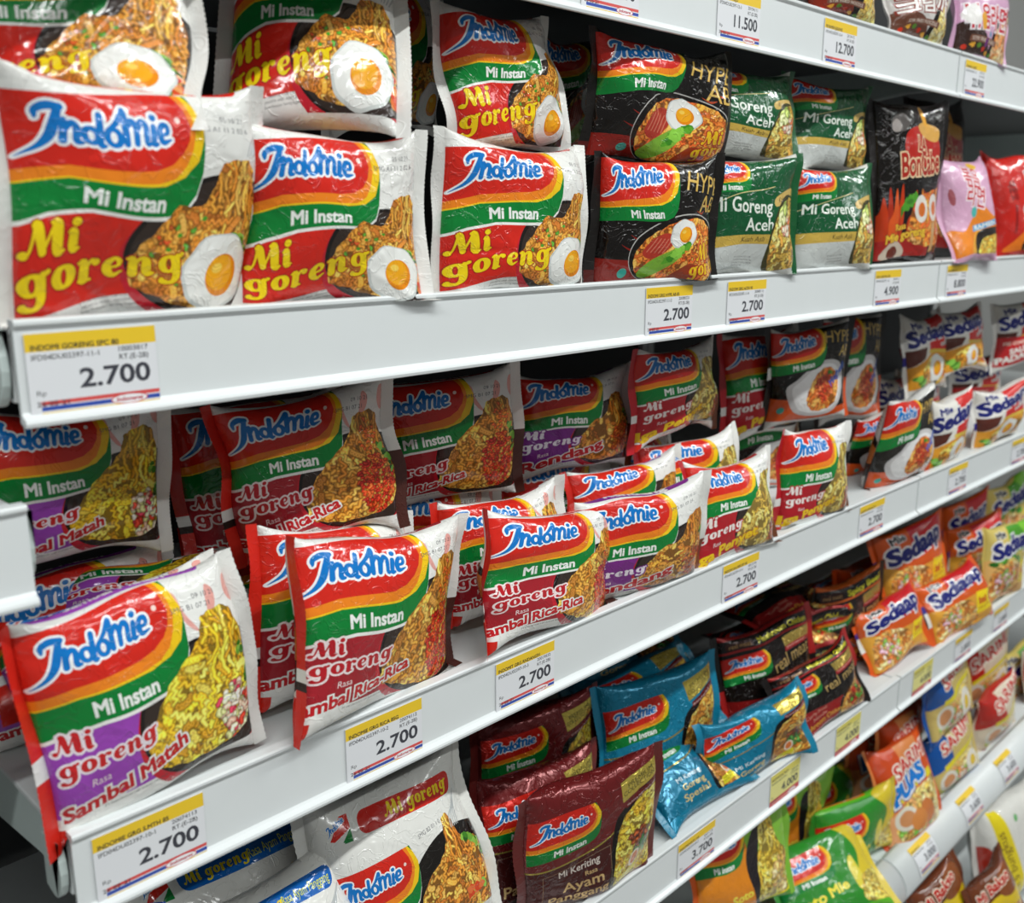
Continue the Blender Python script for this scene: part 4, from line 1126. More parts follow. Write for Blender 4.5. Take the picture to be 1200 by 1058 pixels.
def packet(design, loc, rot, W, L, T, lvl, seed, label, group, fold=(0, 0), puff=1.0, rough=1.0, rest=None, sink=0.0, cat='noodle packet'):
    art, mat, ls, rs = DESIGNS[design]
    (V2, Tr, col), cw, cl = print_mesh(design, lvl)
    sw = .0085 if W < .18 else .011
    pl = Pillow(W-2*sw, L, T, seed, puff, 0, rough)
    u = np.clip(V2[:, 0]/cw, 0, 1); y = np.clip(V2[:, 1]/cl, 0, 2)
    w0 = .072 if design == 'ori' else .094
    w = np.where(y <= 1, w0+.86*y, w0+.86+(y-1)*1.14)      # the face print stops short of the rolled top and bottom
    root = empty('noodle_packet', (loc[0], loc[1], loc[2]+ZC), [math.radians(r) for r in (rot[1], rot[2], rot[0])])
    tag(root, label, cat, group)
    V = pl.raw(u, w)
    R = np.array(root.rotation_euler.to_matrix())
    if rest is not None:                                  # let the packet stand on what carries it
        zz = (V @ R.T)[:, 2]; mid = np.abs(u-.5) < .28
        root.location.z = rest+ZC-np.percentile(zz[mid], .4)+.0006-sink
    def settle(P):
        """corners of the film that reach the deck fold forward instead of going through it"""
        if rest is None: return P
        Q = P @ R.T; d = (rest+.0006)-(Q[:, 2]+root.location.z-ZC)
        k = (d > 0) & (Q[:, 0]+root.location.x > .1585)
        Q[k, 2] += d[k]*.985; Q[k, 1] -= d[k]*.55
        return Q @ R
    me = fast_mesh('wrapper', settle(V), Tr, col, mat, pl.normals(u, w))
    o = bpy.data.objects.new('wrapper', me); COL.objects.link(o); o.parent = root
    for side, segs, fd in ((-1, ls, fold[0]), (1, rs, fold[1])):
        s_ = bpy.data.objects.new('end_seal', seal_mesh(pl, side, segs, fd, sw, settle)); COL.objects.link(s_); s_.parent = root
    return root
# ------------------------------------------------------------------ shop structure and shelving
FY = 0.486                                   # front face of the price rails
boxes('floor', [(-3, 5, -2.6, 1.0, -0.02, 0.0)], M_FLOOR)['kind'] = 'structure'
boxes('ceiling', [(-3, 5, -2.6, 1.0, 3.10, 3.14)], M_CEIL)['kind'] = 'structure'
boxes('wall_back', [(-3, 5, 0.96, 1.0, 0.0, 3.10)], M_WALL)['kind'] = 'structure'

BAYS = [(-0.92, 0.157), (0.160, 1.216), (1.219, 2.30)]
LEVELS = {'top': 0.1925, 'upper': -0.0437, 'middle': -0.3125, 'lower': -0.5870}
BAYNAME = ['left neighbouring bay', 'main bay', 'far right bay']

def rail_profile(zt):
    z = zt+ZC
    return [(FY+.006, z), (FY-.0012, z), (FY-.002, z-.0010), (FY-.002, z-.0026), (FY-.0002, z-.0040), (FY, z-.0052), (FY, z-.0440),
            (FY-.0012, z-.0456), (FY-.0042, z-.0474), (FY-.0048, z-.0488), (FY-.0044, z-.0506), (FY-.0030, z-.0510), (FY+.0025, z-.0490), (FY+.0025, z-.0040), (FY+.006, z-.0030)]

def shelf(x0, x1, zt, label, bracket_left=True, depth=0.43):
    z = zt+ZC-.0042
    r = empty('gondola_shelf', ((x0+x1)/2, FY+depth/2, z-.03))
    tag(r, label, 'shelf', 'white shelves with price rails')
    inv = Matrix.Translation(r.location).inverted()
    parts = []
    parts.append(boxes('shelf_deck', [(x0, x1, FY+.0072, FY+depth, z-.004, z), (x0, x1, FY+.0072, FY+.0092, z-.036, z-.004), (x0, x1, FY+.0092, FY+.026, z-.036, z-.034)], M_STEEL, bevel=.0012))
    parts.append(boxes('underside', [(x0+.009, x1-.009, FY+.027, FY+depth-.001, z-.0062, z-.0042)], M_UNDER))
    parts.append(extrude_x('price_rail', rail_profile(zt), x0, x1, M_RAIL))
    for bx in (x0+.003, x1-.006):
        prof = [(FY+.010, z-.006), (FY+.010, z-.037), (FY+.06, z-.037), (FY+depth-.02, z-.085), (FY+depth, z-.085), (FY+depth, z-.006)]
        parts.append(extrude_x('support_bracket', prof, bx, bx+.0025, M_BRACKET))
        # rounded catch at the front of the bracket
        c = [(FY+.016+.010*math.cos(a), z-.018+.017*math.sin(a)) for a in np.linspace(-math.pi*.5, math.pi*.5, 9)[::-1]]
        c = [(FY+.0095, z+.0-.001)] + [(FY+.0175-.0125*math.cos(a)*1.0, z-.020+.0185*math.sin(a)) for a in np.linspace(math.pi/2, -math.pi/2, 9)] + [(FY+.028, z-.036), (FY+.028, z-.004)]
        sx = bx-.0085 if bx < (x0+x1)/2 else bx+.0055
        parts.append(extrude_x('bracket_catch', c, sx, sx+.0042, M_BRACKET, bevel=.001))
    for p in parts:
        p.parent = r; p.matrix_parent_inverse = inv
    return r

for i, (x0, x1) in enumerate(BAYS):
    if i == 0:
        shelf(x0, x1, -0.1315, 'empty-fronted white shelf of the left neighbouring bay, only its rail end in view')
        continue
    side = 'near' if i == 1 else 'far'
    for nm, zt in LEVELS.items():
        words = {'top': 'white shelf at the top of the photo carrying foreign noodles', 'upper': 'white shelf under the two tiers of red, black and green packets',
                 'middle': 'white shelf under the leaning sambal and rendang packets', 'lower': 'white shelf under the maroon, teal and black packets'}[nm]
        if i == 2:
            words = {'top': 'white shelf past the joint at top right under the pink packet', 'upper': 'white shelf past the joint under the pink flame packet',
                     'middle': 'white shelf past the joint under the white egg packets', 'lower': 'white shelf past the joint under the orange packets'}[nm]
        shelf(x0, x1, zt, words)

# the bottom bin shelf has a rounded front
def bin_shelf(x0, x1, label):
    zt = -0.862+ZC; Y = 0.484
    r = empty('bin_shelf', ((x0+x1)/2, Y+.2, zt-.08)); tag(r, label, 'shelf', 'bottom bin shelves with rounded fronts')
    inv = Matrix.Translation(r.location).inverted()
    arc = [(Y-.002-.034*math.sin(t), zt-.042*(1-math.cos(t))) for t in np.linspace(0, math.pi/2, 12)]
    prof = [(Y+.004, zt)]+arc+[(Y-.035, zt-.046), (Y-.031, zt-.044)]+[(a+.004, b-.003) for a, b in arc[::-1][2:]]
    p = [extrude_x('rounded_front', prof, x0, x1, M_RAIL, smooth=False)]
    for q in p[0].data.polygons: q.use_smooth = len(q.vertices) == 4
    p.append(boxes('shelf_deck', [(x0, x1, Y+.004, Y+.43, zt-.012, zt-.008)], M_STEEL))
    for o in p: o.parent = r; o.matrix_parent_inverse = inv
bin_shelf(*BAYS[1], 'white bottom bin shelf with rounded lip, near side of the joint')
bin_shelf(*BAYS[2], 'white bottom bin shelf with rounded lip, far side of the joint')

for (x0, x1), nm in zip(BAYS, BAYNAME):
    r = empty('shelf_stand', ((x0+x1)/2, .94, 0)); tag(r, 'grey perforated back panel of the '+nm, 'shelf back', 'back panels of the shelving')
    inv = Matrix.Translation(r.location).inverted()
    a = boxes('back_panel', [(x0+.012, x1-.012, .925, .932, .10, 2.05)], M_BACK)
    b = [boxes('upright', [(x, x+.012, .917, .955, 0, 2.06)], M_STEEL) for x in (x0, x1-.012)]
    for o in [a]+b: o.parent = r; o.matrix_parent_inverse = inv
    r2 = empty('base_plinth', ((x0+x1)/2, .7, 0)); tag(r2, 'white base deck and kick plate of the '+nm, 'shelf', 'base decks of the shelving')
    inv = Matrix.Translation(r2.location).inverted()
    for o in (boxes('base_deck', [(x0+.013, x1-.013, .30, .915, ZC-1.135, ZC-1.125)], M_STEEL), boxes('kick_plate', [(x0, x1, .32, .335, 0, ZC-1.135)], M_STEEL)):
        o.parent = r2; o.matrix_parent_inverse = inv

# ------------------------------------------------------------------ price tickets
M_TICKET = film_mat('printed_paper_card', 0.42, 0.0, 0.0)
def ticket_art(name, code, num, price, date, yellow=False, lod=0):
    W, H = 64.0, 41.0
    card = hx('e3e4e8') if not yellow else hx('e4dd8c')
    A = Art(W, H, card); A.H = H
    band = hx('edc62c') if not yellow else hx('dccf62')
    A.fill([poly((-1, H-8.5), (W+1, H-8.5), (W+1, H+1), (-1, H+1))], band)
    k = hx('26262c')
    A.fill(txt(name, 2.6, H-8.0, 2.7, bold=.04), k)
    A.fill(txt(code, 2.6, H-12.6, 2.6, w=32 if len(code) > 12 else None, bold=.02), k)
    A.fill(txt(num, 59.5, H-11.6, 2.5, w=15, align='R', bold=.02), k)
    A.fill(txt('RT.(E-2B)', 59.5, H-15.6, 2.6, w=15, align='R', bold=.02), k)
    A.fill(txt(price, 59.5, 13.6, 9.4, w=35, align='R', bold=.035), hx('3a3b44'))
    A.fill(txt('Rp', 3.4, 11.4, 2.5, w=4.4), k)
    if not yellow:
        A.fill([poly((5, 6.6), (W, 6.6), (W, 8.6), (5, 8.6))], hx('d9504e'))
        A.fill([poly((5, 3.9), (W, 3.9), (W, 6.0), (5, 6.0))], hx('2c4aa6'))
        A.fill([poly((5, 1.2), (W, 1.2), (W, 3.2), (5, 3.2))], hx('e8c234'))
    else:
        A.fill([poly((0, 1.2), (W, 1.2), (W, 9.4), (0, 9.4))], hx('c8404a'))
        A.fill([poly((4, 4.8), (40, 4.8), (40, 5.8), (4, 5.8))], hx('e0b0a0'))
    A.fill(txt(date, 3.0, 6.2, 2.4, w=15, bold=.03), hx('3a2a3a'))
    A.fill([ell(48, 5.2, 9.6, 2.7, 24)], hx('c84a50')); A.fill([ell(48, 5.2, 9.0, 2.2, 24)], hx('f0eef0'))
    A.fill(txt('Indomaret', 48, 4.3, 2.0, w=13.5, align='C', shear=.25, bold=.05), hx('b83246'))
    return A
def ticket(x, zt, text, label, Y=FY, tilt=0.0, yellow=False, drop=.0070, roll=0.0, curved=False):
    A = ticket_art(*text, yellow=yellow); V2, T, col = A.build(6.0, 1.0)
    V = np.stack([V2[:, 0]*.001, np.full(len(V2), -.0006), (V2[:, 1]-41)*.001], 1)
    b = [(0, 0, 0), (.064, 0, 0), (.064, 0, -.041), (0, 0, -.041), (0, -.0006, 0), (.064, -.0006, 0), (.064, -.0006, -.041), (0, -.0006, -.041)]
    n0 = len(V); V = np.vstack([V, np.array(b)])
    ex = np.array([(0, 1, 2), (0, 2, 3), (0, 4, 5), (0, 5, 1), (1, 5, 6), (1, 6, 2), (2, 6, 7), (2, 7, 3), (3, 7, 4), (3, 4, 0)])+n0
    T = np.vstack([T, ex]); col = np.concatenate([col, np.tile(np.array(hx('dcdde0')), (len(ex), 3, 1))])
    if curved:                                            # wrapped over the rounded lip
        tt = np.linspace(0, math.pi/2, 60); ya, za = -.002-.034*np.sin(tt), -.042*(1-np.cos(tt))
        sl = np.concatenate([[0], np.cumsum(np.hypot(np.diff(ya), np.diff(za)))]); d = .011-V[:, 2]
        f = lambda q: np.stack([np.interp(q, sl, ya), np.interp(q, sl, za)], 1)
        c = f(d); tn = f(d+.001)-f(d-.001); tn /= np.linalg.norm(tn, axis=1, keepdims=True)
        off = .0005-V[:, 1]
        V[:, 1] = c[:, 0]+tn[:, 1]*off; V[:, 2] = c[:, 1]-tn[:, 0]*off
    me = fast_mesh('price_ticket', V, T, col, M_TICKET)
    for p in me.polygons: p.use_smooth = False
    o = bpy.data.objects.new('price_ticket', me); COL.objects.link(o)
    o.location = (x, Y-.0004, zt+ZC-drop); o.rotation_euler = (math.radians(tilt), math.radians(roll), 0)
    tag(o, label, 'price tag', 'price tickets on the shelf rails')
U, M_, Lw, Tp = LEVELS['upper'], LEVELS['middle'], LEVELS['lower'], LEVELS['top']
PR = '2.700'
TICKETS = [
 (.164, U, ('INDOMI GORENG SPC 80', 'IFD04DU02397-11-1', '10003817', PR, '26-05-21'), 'large 2.700 price ticket at the left end of the rail under the fried-egg packets', False),
 (.639, U, ('INDOMI GRG HYPE AB 85', 'IFD04DU02397-11-3', '20080221', PR, '26-05-21'), '2.700 price ticket under the lower black packet with egg', False),
 (.757, U, ('INDOMI GRG ACEH 90', 'IFD04DU02397-11-4', '20008110', PR, '26-05-21'), '2.700 price ticket under the first green packet', False),
 (1.046, U, ('BON CABE MIE GRG', 'IFD04DU02397-11-6', '20104411', '4.900', '26-05-21'), '4.900 price ticket under the tall black flame packet', False),
 (1.241, U, ('MIE RAMEN 110', 'IFD04DU02397-12-1', '20104500', '8.800', '26-05-21'), 'price ticket just past the rail joint under the pink flame packet', False),
 (.170, M_, ('INDOMIE GRG S.MTH 85', 'IFD04DU02397-10-1', '20074113', PR, '26-05-21'), 'large 2.700 price ticket below the purple sambal packet at lower left', False),
 (.334, M_, ('INDOMIE GRG RICA 85G', 'IFD04DU02397-10-2', '20074112', PR, '26-05-21'), '2.700 price ticket below the dark red packet standing at the rail', False),
 (.470, M_, ('INDOMIT GRG RNDANG91', 'IFD04DU02397-10-3', '20019532', PR, '26-05-21'), '2.700 price ticket below the second dark red leaning packet', False),
 (.773, M_, ('INDOMI IGA PENYET 80', 'IFD04DU02397-10-4', '20015190', PR, '26-05-21'), '2.700 price ticket below the red packets with yellow lettering', False),
 (1.056, M_, ('INDOMI HYPE GHETTI', 'IFD04DU02397-10-6', '20104490', PR, '26-05-21'), '2.700 price ticket below the tilted black and orange packet', False),
 (1.314, M_, ('MIE SEDAAP GRG', 'IFD04DU02397-10-7', '20013350', PR, '26-05-21'), 'blurred price ticket past the joint below the first white egg packet', False),
 (1.552, M_, ('MIE SEDAAP SALERO', 'IFD04DU02397-10-8', '20013360', PR, '26-05-21'), 'blurred price ticket at the right edge below the white egg packets', False),
 (.718, Lw, ('INDOMIE KRTG 100', 'IFD04DU02397-09-2', '20011118', '3.700', '26-05-21'), '3.700 price ticket on the lower rail below the lying teal packet', False),
 (.891, Lw, ('INDOMIE REAL MEAT', 'IFD04DU02397-09-3', '20054118', '4.000', '26-05-21'), 'first yellow 4.000 ticket, under the squashed teal packet', True),
 (1.042, Lw, ('INDOMIE REAL MEAT', 'IFD04DU02397-09-4', '20054119', '4.000', '26-05-21'), 'second yellow 4.000 ticket, under the frontmost black and red packet', True),
 (1.262, Lw, ('MIE SEDAAP WHITE', 'IFD04DU02397-09-5', '20054120', '4.000', '26-05-21'), 'yellow ticket just past the joint of the lower rail', True),
 (1.406, Lw, ('MIE SEDAAP KOREAN', 'IFD04DU02397-09-6', '20054133', '2.800', '26-05-21'), 'blurred white ticket past the yellow one on the lower rail', False),
 (1.560, Lw, ('MIE SEDAAP SOTO', 'IFD04DU02397-09-7', '20054140', '2.800', '26-05-21'), 'blurred white ticket farthest right on the lower rail', False),
 (.555, Tp, ('MI RAMEN 120', 'IFD04DU02397-12-2', '20154110', '12.500', '26-05-21'), 'cut-off price ticket at the top edge of the photo above the black packets', False),
 (.722, Tp, ('MI RAMEN KEJU', 'IFD04DU02397-12-3', '20154111', '11.500', '26-05-21'), '11.500 price ticket on the top rail above the green packets', False),
 (.898, Tp, ('MI RAMEN JJAJANG', 'IFD04DU02397-12-4', '20154112', '12.700', '26-05-21'), '12.700 price ticket on the top rail right of the 11.500 one', False),
 (1.235, Tp, ('MI RAMEN CARBO', 'IFD04DU02397-12-5', '20154113', '22.900', '26-05-21'), 'blurred price ticket past the joint of the top rail', False),
]
for x, zt, tx, lb, yl in TICKETS: ticket(x, zt, tx, lb, yellow=yl)
for x, pr, lb in ((1.085, '2.800', 'price ticket at the bottom edge on the rounded bin lip before its joint'), (1.262, '3.000', '3.000 ticket on the rounded bin lip just past its joint'),
                  (1.432, '3.600', 'middle ticket of the three on the far rounded bin lip'), (1.590, '3.600', 'farthest right ticket on the rounded bin lip')):
    ticket(x, -0.862, ('MIE INSTAN 70', 'IFD04DU02397-08-1', '20013370', pr, '26-05-21'), lb, Y=.484, drop=0, curved=True)

# ------------------------------------------------------------------ noodle packets
# (design, location, (yaw, pitch, roll) in degrees, seal-to-seal width, flat height, thickness, detail level, label, group, options)
PACKETS = [
 ('ori', (0.2326, 0.4989, 0.0071), (3.5, 8, -0.7), 0.1481, 0.1287, 0.036, 0, 'red fried-noodle packet with egg at far left, nearest the large price ticket', 'red fried-egg packets on the upper shelf', {'rest': -0.0479}),
 ('ori', (0.35, 0.4994, 0.0006), (-7.5, 1.4, 0.2), 0.1357, 0.1148, 0.036, 0, 'red fried-egg packet in the lower tier, half hidden behind the leftmost one', 'red fried-egg packets on the upper shelf', {'rest': -0.0479}),
 ('ori', (0.5028, 0.4992, 0.0015), (0.2, -1.7, 1.3), 0.1505, 0.1115, 0.036, 0, 'red fried-egg packet in the lower tier beside the black packets', 'red fried-egg packets on the upper shelf', {'rest': -0.0479}),
 ('ori', (0.221, 0.5339, 0.0913), (-37.0, -21.5, -1.8), 0.1308, 0.1038, 0.036, 0, 'red fried-egg packet in the upper tier at the top left corner', 'red fried-egg packets on the upper shelf', {}),
 ('ori', (0.3637, 0.5328, 0.1056), (-35.1, -30.5, 2.3), 0.1124, 0.1324, 0.036, 0, 'red fried-egg packet in the upper tier, second from the left', 'red fried-egg packets on the upper shelf', {}),
 ('ori', (0.5164, 0.5254, 0.0964), (-2.0, -5.4, -2.9), 0.1234, 0.1025, 0.036, 0, 'creased red fried-egg packet leaning in the upper tier left of the black packets', 'red fried-egg packets on the upper shelf', {'rough': 1.7}),
 ('hype', (0.6866, 0.5126, 0.0929), (-4.6, 5.0, 0.0), 0.1780, 0.1029, 0.036, 0, 'black packet with egg and greens in the upper tier', 'black spicy packets on the upper shelf', {'rough': 1.5}),
 ('hype', (0.6702, 0.4994, 0.0007), (-16.2, 4.3, -1.7), 0.1361, 0.1120, 0.036, 0, 'black packet with egg in the lower tier, under its twin', 'black spicy packets on the upper shelf', {'rest': -0.0479}),
 ('aceh', (0.8185, 0.5201, 0.0957), (-10.4, -3.3, 0.2), 0.1595, 0.0927, 0.036, 1, 'green packet in the upper tier right beside the black packet', 'green packets on the upper shelf', {}),
 ('aceh', (0.7988, 0.4992, 0.0066), (-12.4, -2.3, -1.3), 0.1495, 0.1183, 0.036, 1, 'green packet in the lower tier right beside the black packet', 'green packets on the upper shelf', {'rest': -0.0479}),
 ('aceh', (0.9956, 0.5258, 0.0952), (-6.2, -5.6, 0.4), 0.1494, 0.1011, 0.036, 1, 'green packet in the upper tier next to the tall black flame packet', 'green packets on the upper shelf', {}),
 ('aceh', (0.9634, 0.4993, 0.0034), (-10.0, -4.8, -1.1), 0.1437, 0.1154, 0.036, 1, 'green packet in the lower tier next to the tall black flame packet', 'green packets on the upper shelf', {'rest': -0.0479}),
 ('cabe', (1.1475, 0.5053, 0.0535), (-7.8, -1.9, -2.1), 0.1438, 0.1908, 0.040, 1, 'tall black packet with flames, red lettering and halved egg', 'tall black flame packets', {'rest': -0.0479}),
 ('pink', (1.3168, 0.4992, 0.0268), (-5.7, -15.3, -0.6), 0.1289, 0.1438, 0.040, 1, 'tall pink packet with red lettering and orange flames', None, {'rest': -0.0479}),
 ('redk', (1.5177, 0.5051, 0.0343), (-12.0, -10.9, -1.6), 0.1506, 0.1591, 0.045, 2, 'tall red packet with flames at the right edge of the upper shelf', None, {'rest': -0.0479}),
 ('kblack', (0.9463, 0.4997, 0.232), (-6.7, -9.7, -0.7), 0.1310, 0.0739, 0.036, 2, 'black and brown packet with white lettering on the top shelf', None, {'rest': 0.1883}),
 ('kwhite', (1.1212, 0.4995, 0.2377), (-6.0, -6.0, 0.5), 0.1304, 0.0901, 0.036, 2, 'pale grey packet with white lettering on the top shelf', None, {'rest': 0.1883}),
 ('kpink', (1.2962, 0.4994, 0.239), (-6.1, -7.3, 2.1), 0.1331, 0.1029, 0.036, 2, 'pink packet with red lettering on the top shelf past the joint', None, {'rest': 0.1883}),
 ('matah', (0.2112, 0.4988, -0.2675), (0.5, 0, -6.5), 0.1342, 0.1322, 0.036, 0, 'purple and red sambal packet with yellow noodles at front lower left', 'purple sambal packets', {'fold': (30, 0), 'sink': -0.004, 'rest': -0.3167}),
 ('matah', (0.2177, 0.5472, -0.2328), (-15.8, -39.6, -10.0), 0.1423, 0.0605, 0.036, 1, 'purple sambal packet leaning back just behind the front lower left one', 'purple sambal packets', {}),
 ('matah', (0.2168, 0.5933, -0.1523), (-2.3, 2.1, 0.9), 0.1284, 0.1061, 0.036, 1, 'dim purple sambal packet standing at the back below the large upper ticket', 'purple sambal packets', {}),
 ('rica', (0.3682, 0.5609, -0.1635), (-17.9, -3.7, -6.8), 0.1328, 0.1137, 0.036, 0, 'dark red sambal packet standing in the back row, fully visible', 'dark red sambal packets', {'fold': (25, 0)}),
 ('rica', (0.5109, 0.5891, -0.1713), (-25.2, 4.2, -4.9), 0.1405, 0.1155, 0.036, 0, 'dark red sambal packet in the back row, right of its fully visible twin', 'dark red sambal packets', {}),
 ('rica', (0.3734, 0.4983, -0.2594), (10.0, -2.7, 8.4), 0.1718, 0.1294, 0.036, 0, 'dark red sambal packet standing in front with its red seal folded over', 'dark red sambal packets', {'fold': (75, 0), 'rest': -0.3167}),
 ('rica', (0.5454, 0.4981, -0.266), (6, -4, 8), 0.1820, 0.1102, 0.036, 0, 'dark red sambal packet leaning in front, second along the rail', 'dark red sambal packets', {'fold': (50, 0), 'rest': -0.3167}),
 ('rend', (0.6557, 0.4988, -0.2623), (-10.1, 7.3, -2.0), 0.1641, 0.1096, 0.036, 0, 'purple rendang packet in front at the rail', 'purple rendang packets', {'fold': (40, 0), 'rest': -0.3167}),
 ('rend', (0.6723, 0.5914, -0.1793), (-15.0, -2.1, -1.2), 0.1444, 0.1027, 0.036, 1, 'purple rendang packet standing in the back row', 'purple rendang packets', {}),
 ('iga', (0.7904, 0.5604, -0.1608), (4.0, -3.0, -1.1), 0.1536, 0.0982, 0.036, 1, 'red packet with yellow lettering in the back row beside the rendang packet', 'red packets with yellow lettering', {}),
 ('iga', (0.7989, 0.4991, -0.2593), (-5.0, -9.0, 0.7), 0.1489, 0.1084, 0.036, 1, 'red packet with yellow lettering in front beside the rendang packet', 'red packets with yellow lettering', {'rest': -0.3167}),
 ('iga', (0.9638, 0.4991, -0.2674), (-5.1, -3.7, 1.6), 0.1396, 0.1136, 0.036, 1, 'second red packet with yellow lettering along the front rail', 'red packets with yellow lettering', {'rest': -0.3167}),
 ('pasta', (1.0468, 0.5572, -0.1698), (-14.7, 1.5, -3.3), 0.1423, 0.1205, 0.036, 1, 'black packet with a white plate of pasta standing in the back row', 'black and orange pasta packets', {}),
 ('pasta', (1.1891, 0.4987, -0.2781), (-3.9, 8, -4.6), 0.1495, 0.1263, 0.036, 1, 'black and orange packet tilted at the front by the rail joint', 'black and orange pasta packets', {'fold': (40, 0), 'rest': -0.3167}),
 ('sedap', (1.3281, 0.499, -0.2669), (0.1, 6.0, -6.3), 0.1329, 0.1087, 0.036, 2, 'white packet with egg and red panel in front, right after the rail joint', 'white packets with red panel and egg', {'rest': -0.3167}),
 ('sedap', (1.5146, 0.4992, -0.2734), (-7.7, 2.8, -5.6), 0.1553, 0.0947, 0.036, 2, 'white packet with egg in front at the right edge of the middle shelf', 'white packets with red panel and egg', {'rest': -0.3167}),
 ('sedap', (1.4017, 0.5699, -0.1794), (-0.5, -8.3, -2.2), 0.1331, 0.1174, 0.036, 2, 'white packet with egg standing in the back row, left of two', 'white packets with red panel and egg', {}),
 ('sedap', (1.4895, 0.5535, -0.1689), (-7.5, -10.2, -0.9), 0.1314, 0.1006, 0.036, 2, 'white packet with egg standing in the back row, right of two', 'white packets with red panel and egg', {}),
 ('salero', (1.7257, 0.5499, -0.1758), (-15.0, -4.1, -2.9), 0.1435, 0.1173, 0.036, 2, 'red and white packet with white block lettering at the right edge, back row', None, {}),
 ('jumbo', (0.4112, 0.53, -0.4732), (-8, -18, -4), 0.1500, 0.1500, 0.050, 0, 'big white packet with a red band and fork, front at the bottom', 'big white packets with red bands', {}),
 ('ayam', (0.5986, 0.4987, -0.5253), (-13.1, 5.5, -3.6), 0.1614, 0.1399, 0.036, 0, 'maroon packet with gold label standing in front', 'maroon premium packets', {'rest': -0.5912}),
 ('ayam', (0.5835, 0.5479, -0.5175), (-1.4, -7.7, 7.8), 0.1669, 0.1238, 0.036, 1, 'maroon packet with gold label just behind the front maroon one', 'maroon premium packets', {'rest': -0.5912}),
 ('teal', (0.783, 0.56, -0.5334), (-10, -8, 0), 0.1750, 0.1420, 0.036, 1, 'teal packet with gold label and noodles standing beside the maroon one', 'teal premium packets', {'rest': -0.5912}),
 ('teal', (0.8863, 0.508, -0.5905), (-12, -16, -3), 0.1750, 0.0880, 0.036, 1, 'squashed teal packet in front at the lower rail beside the first yellow ticket', 'teal premium packets', {'rough': 2.2, 'rest': -0.5912}),
 ('real', (1.0016, 0.5565, -0.554), (-9, -14, -2), 0.1812, 0.1320, 0.036, 1, 'black and red meat packet standing behind the squashed teal one', 'black and red meat packets', {'rest': -0.5912}),
 ('real', (1.0358, 0.5088, -0.592), (-6, -24, -5), 0.1763, 0.0950, 0.036, 1, 'black and red meat packet lying in front by the second yellow ticket', 'black and red meat packets', {'rest': -0.5912}),
 ('realo', (1.207, 0.5598, -0.5631), (-10.3, -2.1, -2.8), 0.1606, 0.1400, 0.036, 1, 'black and orange meat packet standing next to the orange packets', 'black and orange meat packets', {'rest': -0.5912}),
 ('sedak', (1.402, 0.5576, -0.4933), (-11.1, -8.3, -6.1), 0.1684, 0.1317, 0.036, 2, 'orange packet with blue lettering standing upright behind the two in front by the joint', 'orange packets with blue lettering', {}),
 ('sedak', (1.43, 0.503, -0.55), (-10, -24, -8), 0.1650, 0.1000, 0.036, 2, 'orange packet lying tilted in front, right of the one leaning at the joint', 'orange packets with blue lettering', {'rough': 1.8, 'rest': -0.5912}),
 ('sedag', (1.6201, 0.4988, -0.569), (-4.8, -1.5, 0.7), 0.1533, 0.1368, 0.036, 2, 'pale green-cornered packet with blue lettering in front at the right edge', 'pale packets with green corner', {'rest': -0.5912}),
 ('soto', (0.8932, 0.52, -0.7188), (-12, -10, -1), 0.1650, 0.1300, 0.036, 2, 'orange and green soup packet with noodles below the 3.700 ticket', 'orange and yellow soup packets', {}),
 ('green', (1.1914, 0.5172, -0.8381), (-13.4, -5.2, -3.5), 0.1708, 0.1117, 0.036, 2, 'green soup packet with red banner lying beside the orange chef packet', 'green soup packets', {'rest': -0.87}),
 ('puas', (1.328, 0.5067, -0.8072), (-7.4, -23.3, 1.0), 0.1515, 0.1490, 0.036, 2, 'orange packet with blue and white lettering at the rounded bin lip', 'orange packets with chef picture', {'rest': -0.87}),
 ('sarimi', (1.4917, 0.5067, -0.8312), (-7.3, -10.6, -9.3), 0.1535, 0.1125, 0.036, 2, 'blue packet with half egg, lower of two', 'blue packets with half egg', {'rest': -0.87}),
 ('sarimi', (1.4631, 0.5116, -0.7044), (-5.2, -7.9, -8.4), 0.1498, 0.1287, 0.036, 2, 'blue packet with half egg, upper of two', 'blue packets with half egg', {}),
 ('sarimw', (1.6915, 0.5067, -0.8517), (-4.2, -2.3, -7.4), 0.1551, 0.1136, 0.036, 2, 'beige packet with striped lettering resting at the bin lip, right of the egg packets', 'beige packets with striped lettering', {'rest': -0.87}),
 ('hype', (0.6836, 0.6118, 0.107), (7.2, 2.4, -3.1), 0.1353, 0.1078, 0.036, 2, 'dark packet deep in shadow behind the upper black packet', 'black spicy packets on the upper shelf', {}),
 ('ori', (0.4735, 0.602, 0.1143), (11.9, 5.8, -4.0), 0.1310, 0.1100, 0.036, 1, 'red fried-egg packet showing only its edge between two upper-tier packets', 'red fried-egg packets on the upper shelf', {}),
 ('cabe', (1.4173, 0.588, 0.0612), (-7.6, -2.4, -1.5), 0.1534, 0.2211, 0.040, 2, 'black flame packet mostly hidden behind the tall one', 'tall black flame packets', {'rest': -0.0479}),
 ('matah', (0.2574, 0.5994, -0.234), (-35.0, -60, -13.1), 0.1249, 0.0551, 0.036, 2, 'white-topped sambal packet lying flat behind the two purple ones', 'purple sambal packets', {}),
 ('rica', (0.3562, 0.6045, -0.1777), (-19.1, -2.7, -3.0), 0.1272, 0.1216, 0.036, 2, 'dark red packet at the back, mostly hidden by its twin on the right', 'dark red sambal packets', {}),
 ('rica', (0.3714, 0.5419, -0.2744), (6.6, -7.8, 8.2), 0.1496, 0.1240, 0.036, 1, 'dark red packet peeking out left of the front one with folded seal', 'dark red sambal packets', {'rest': -0.3167}),
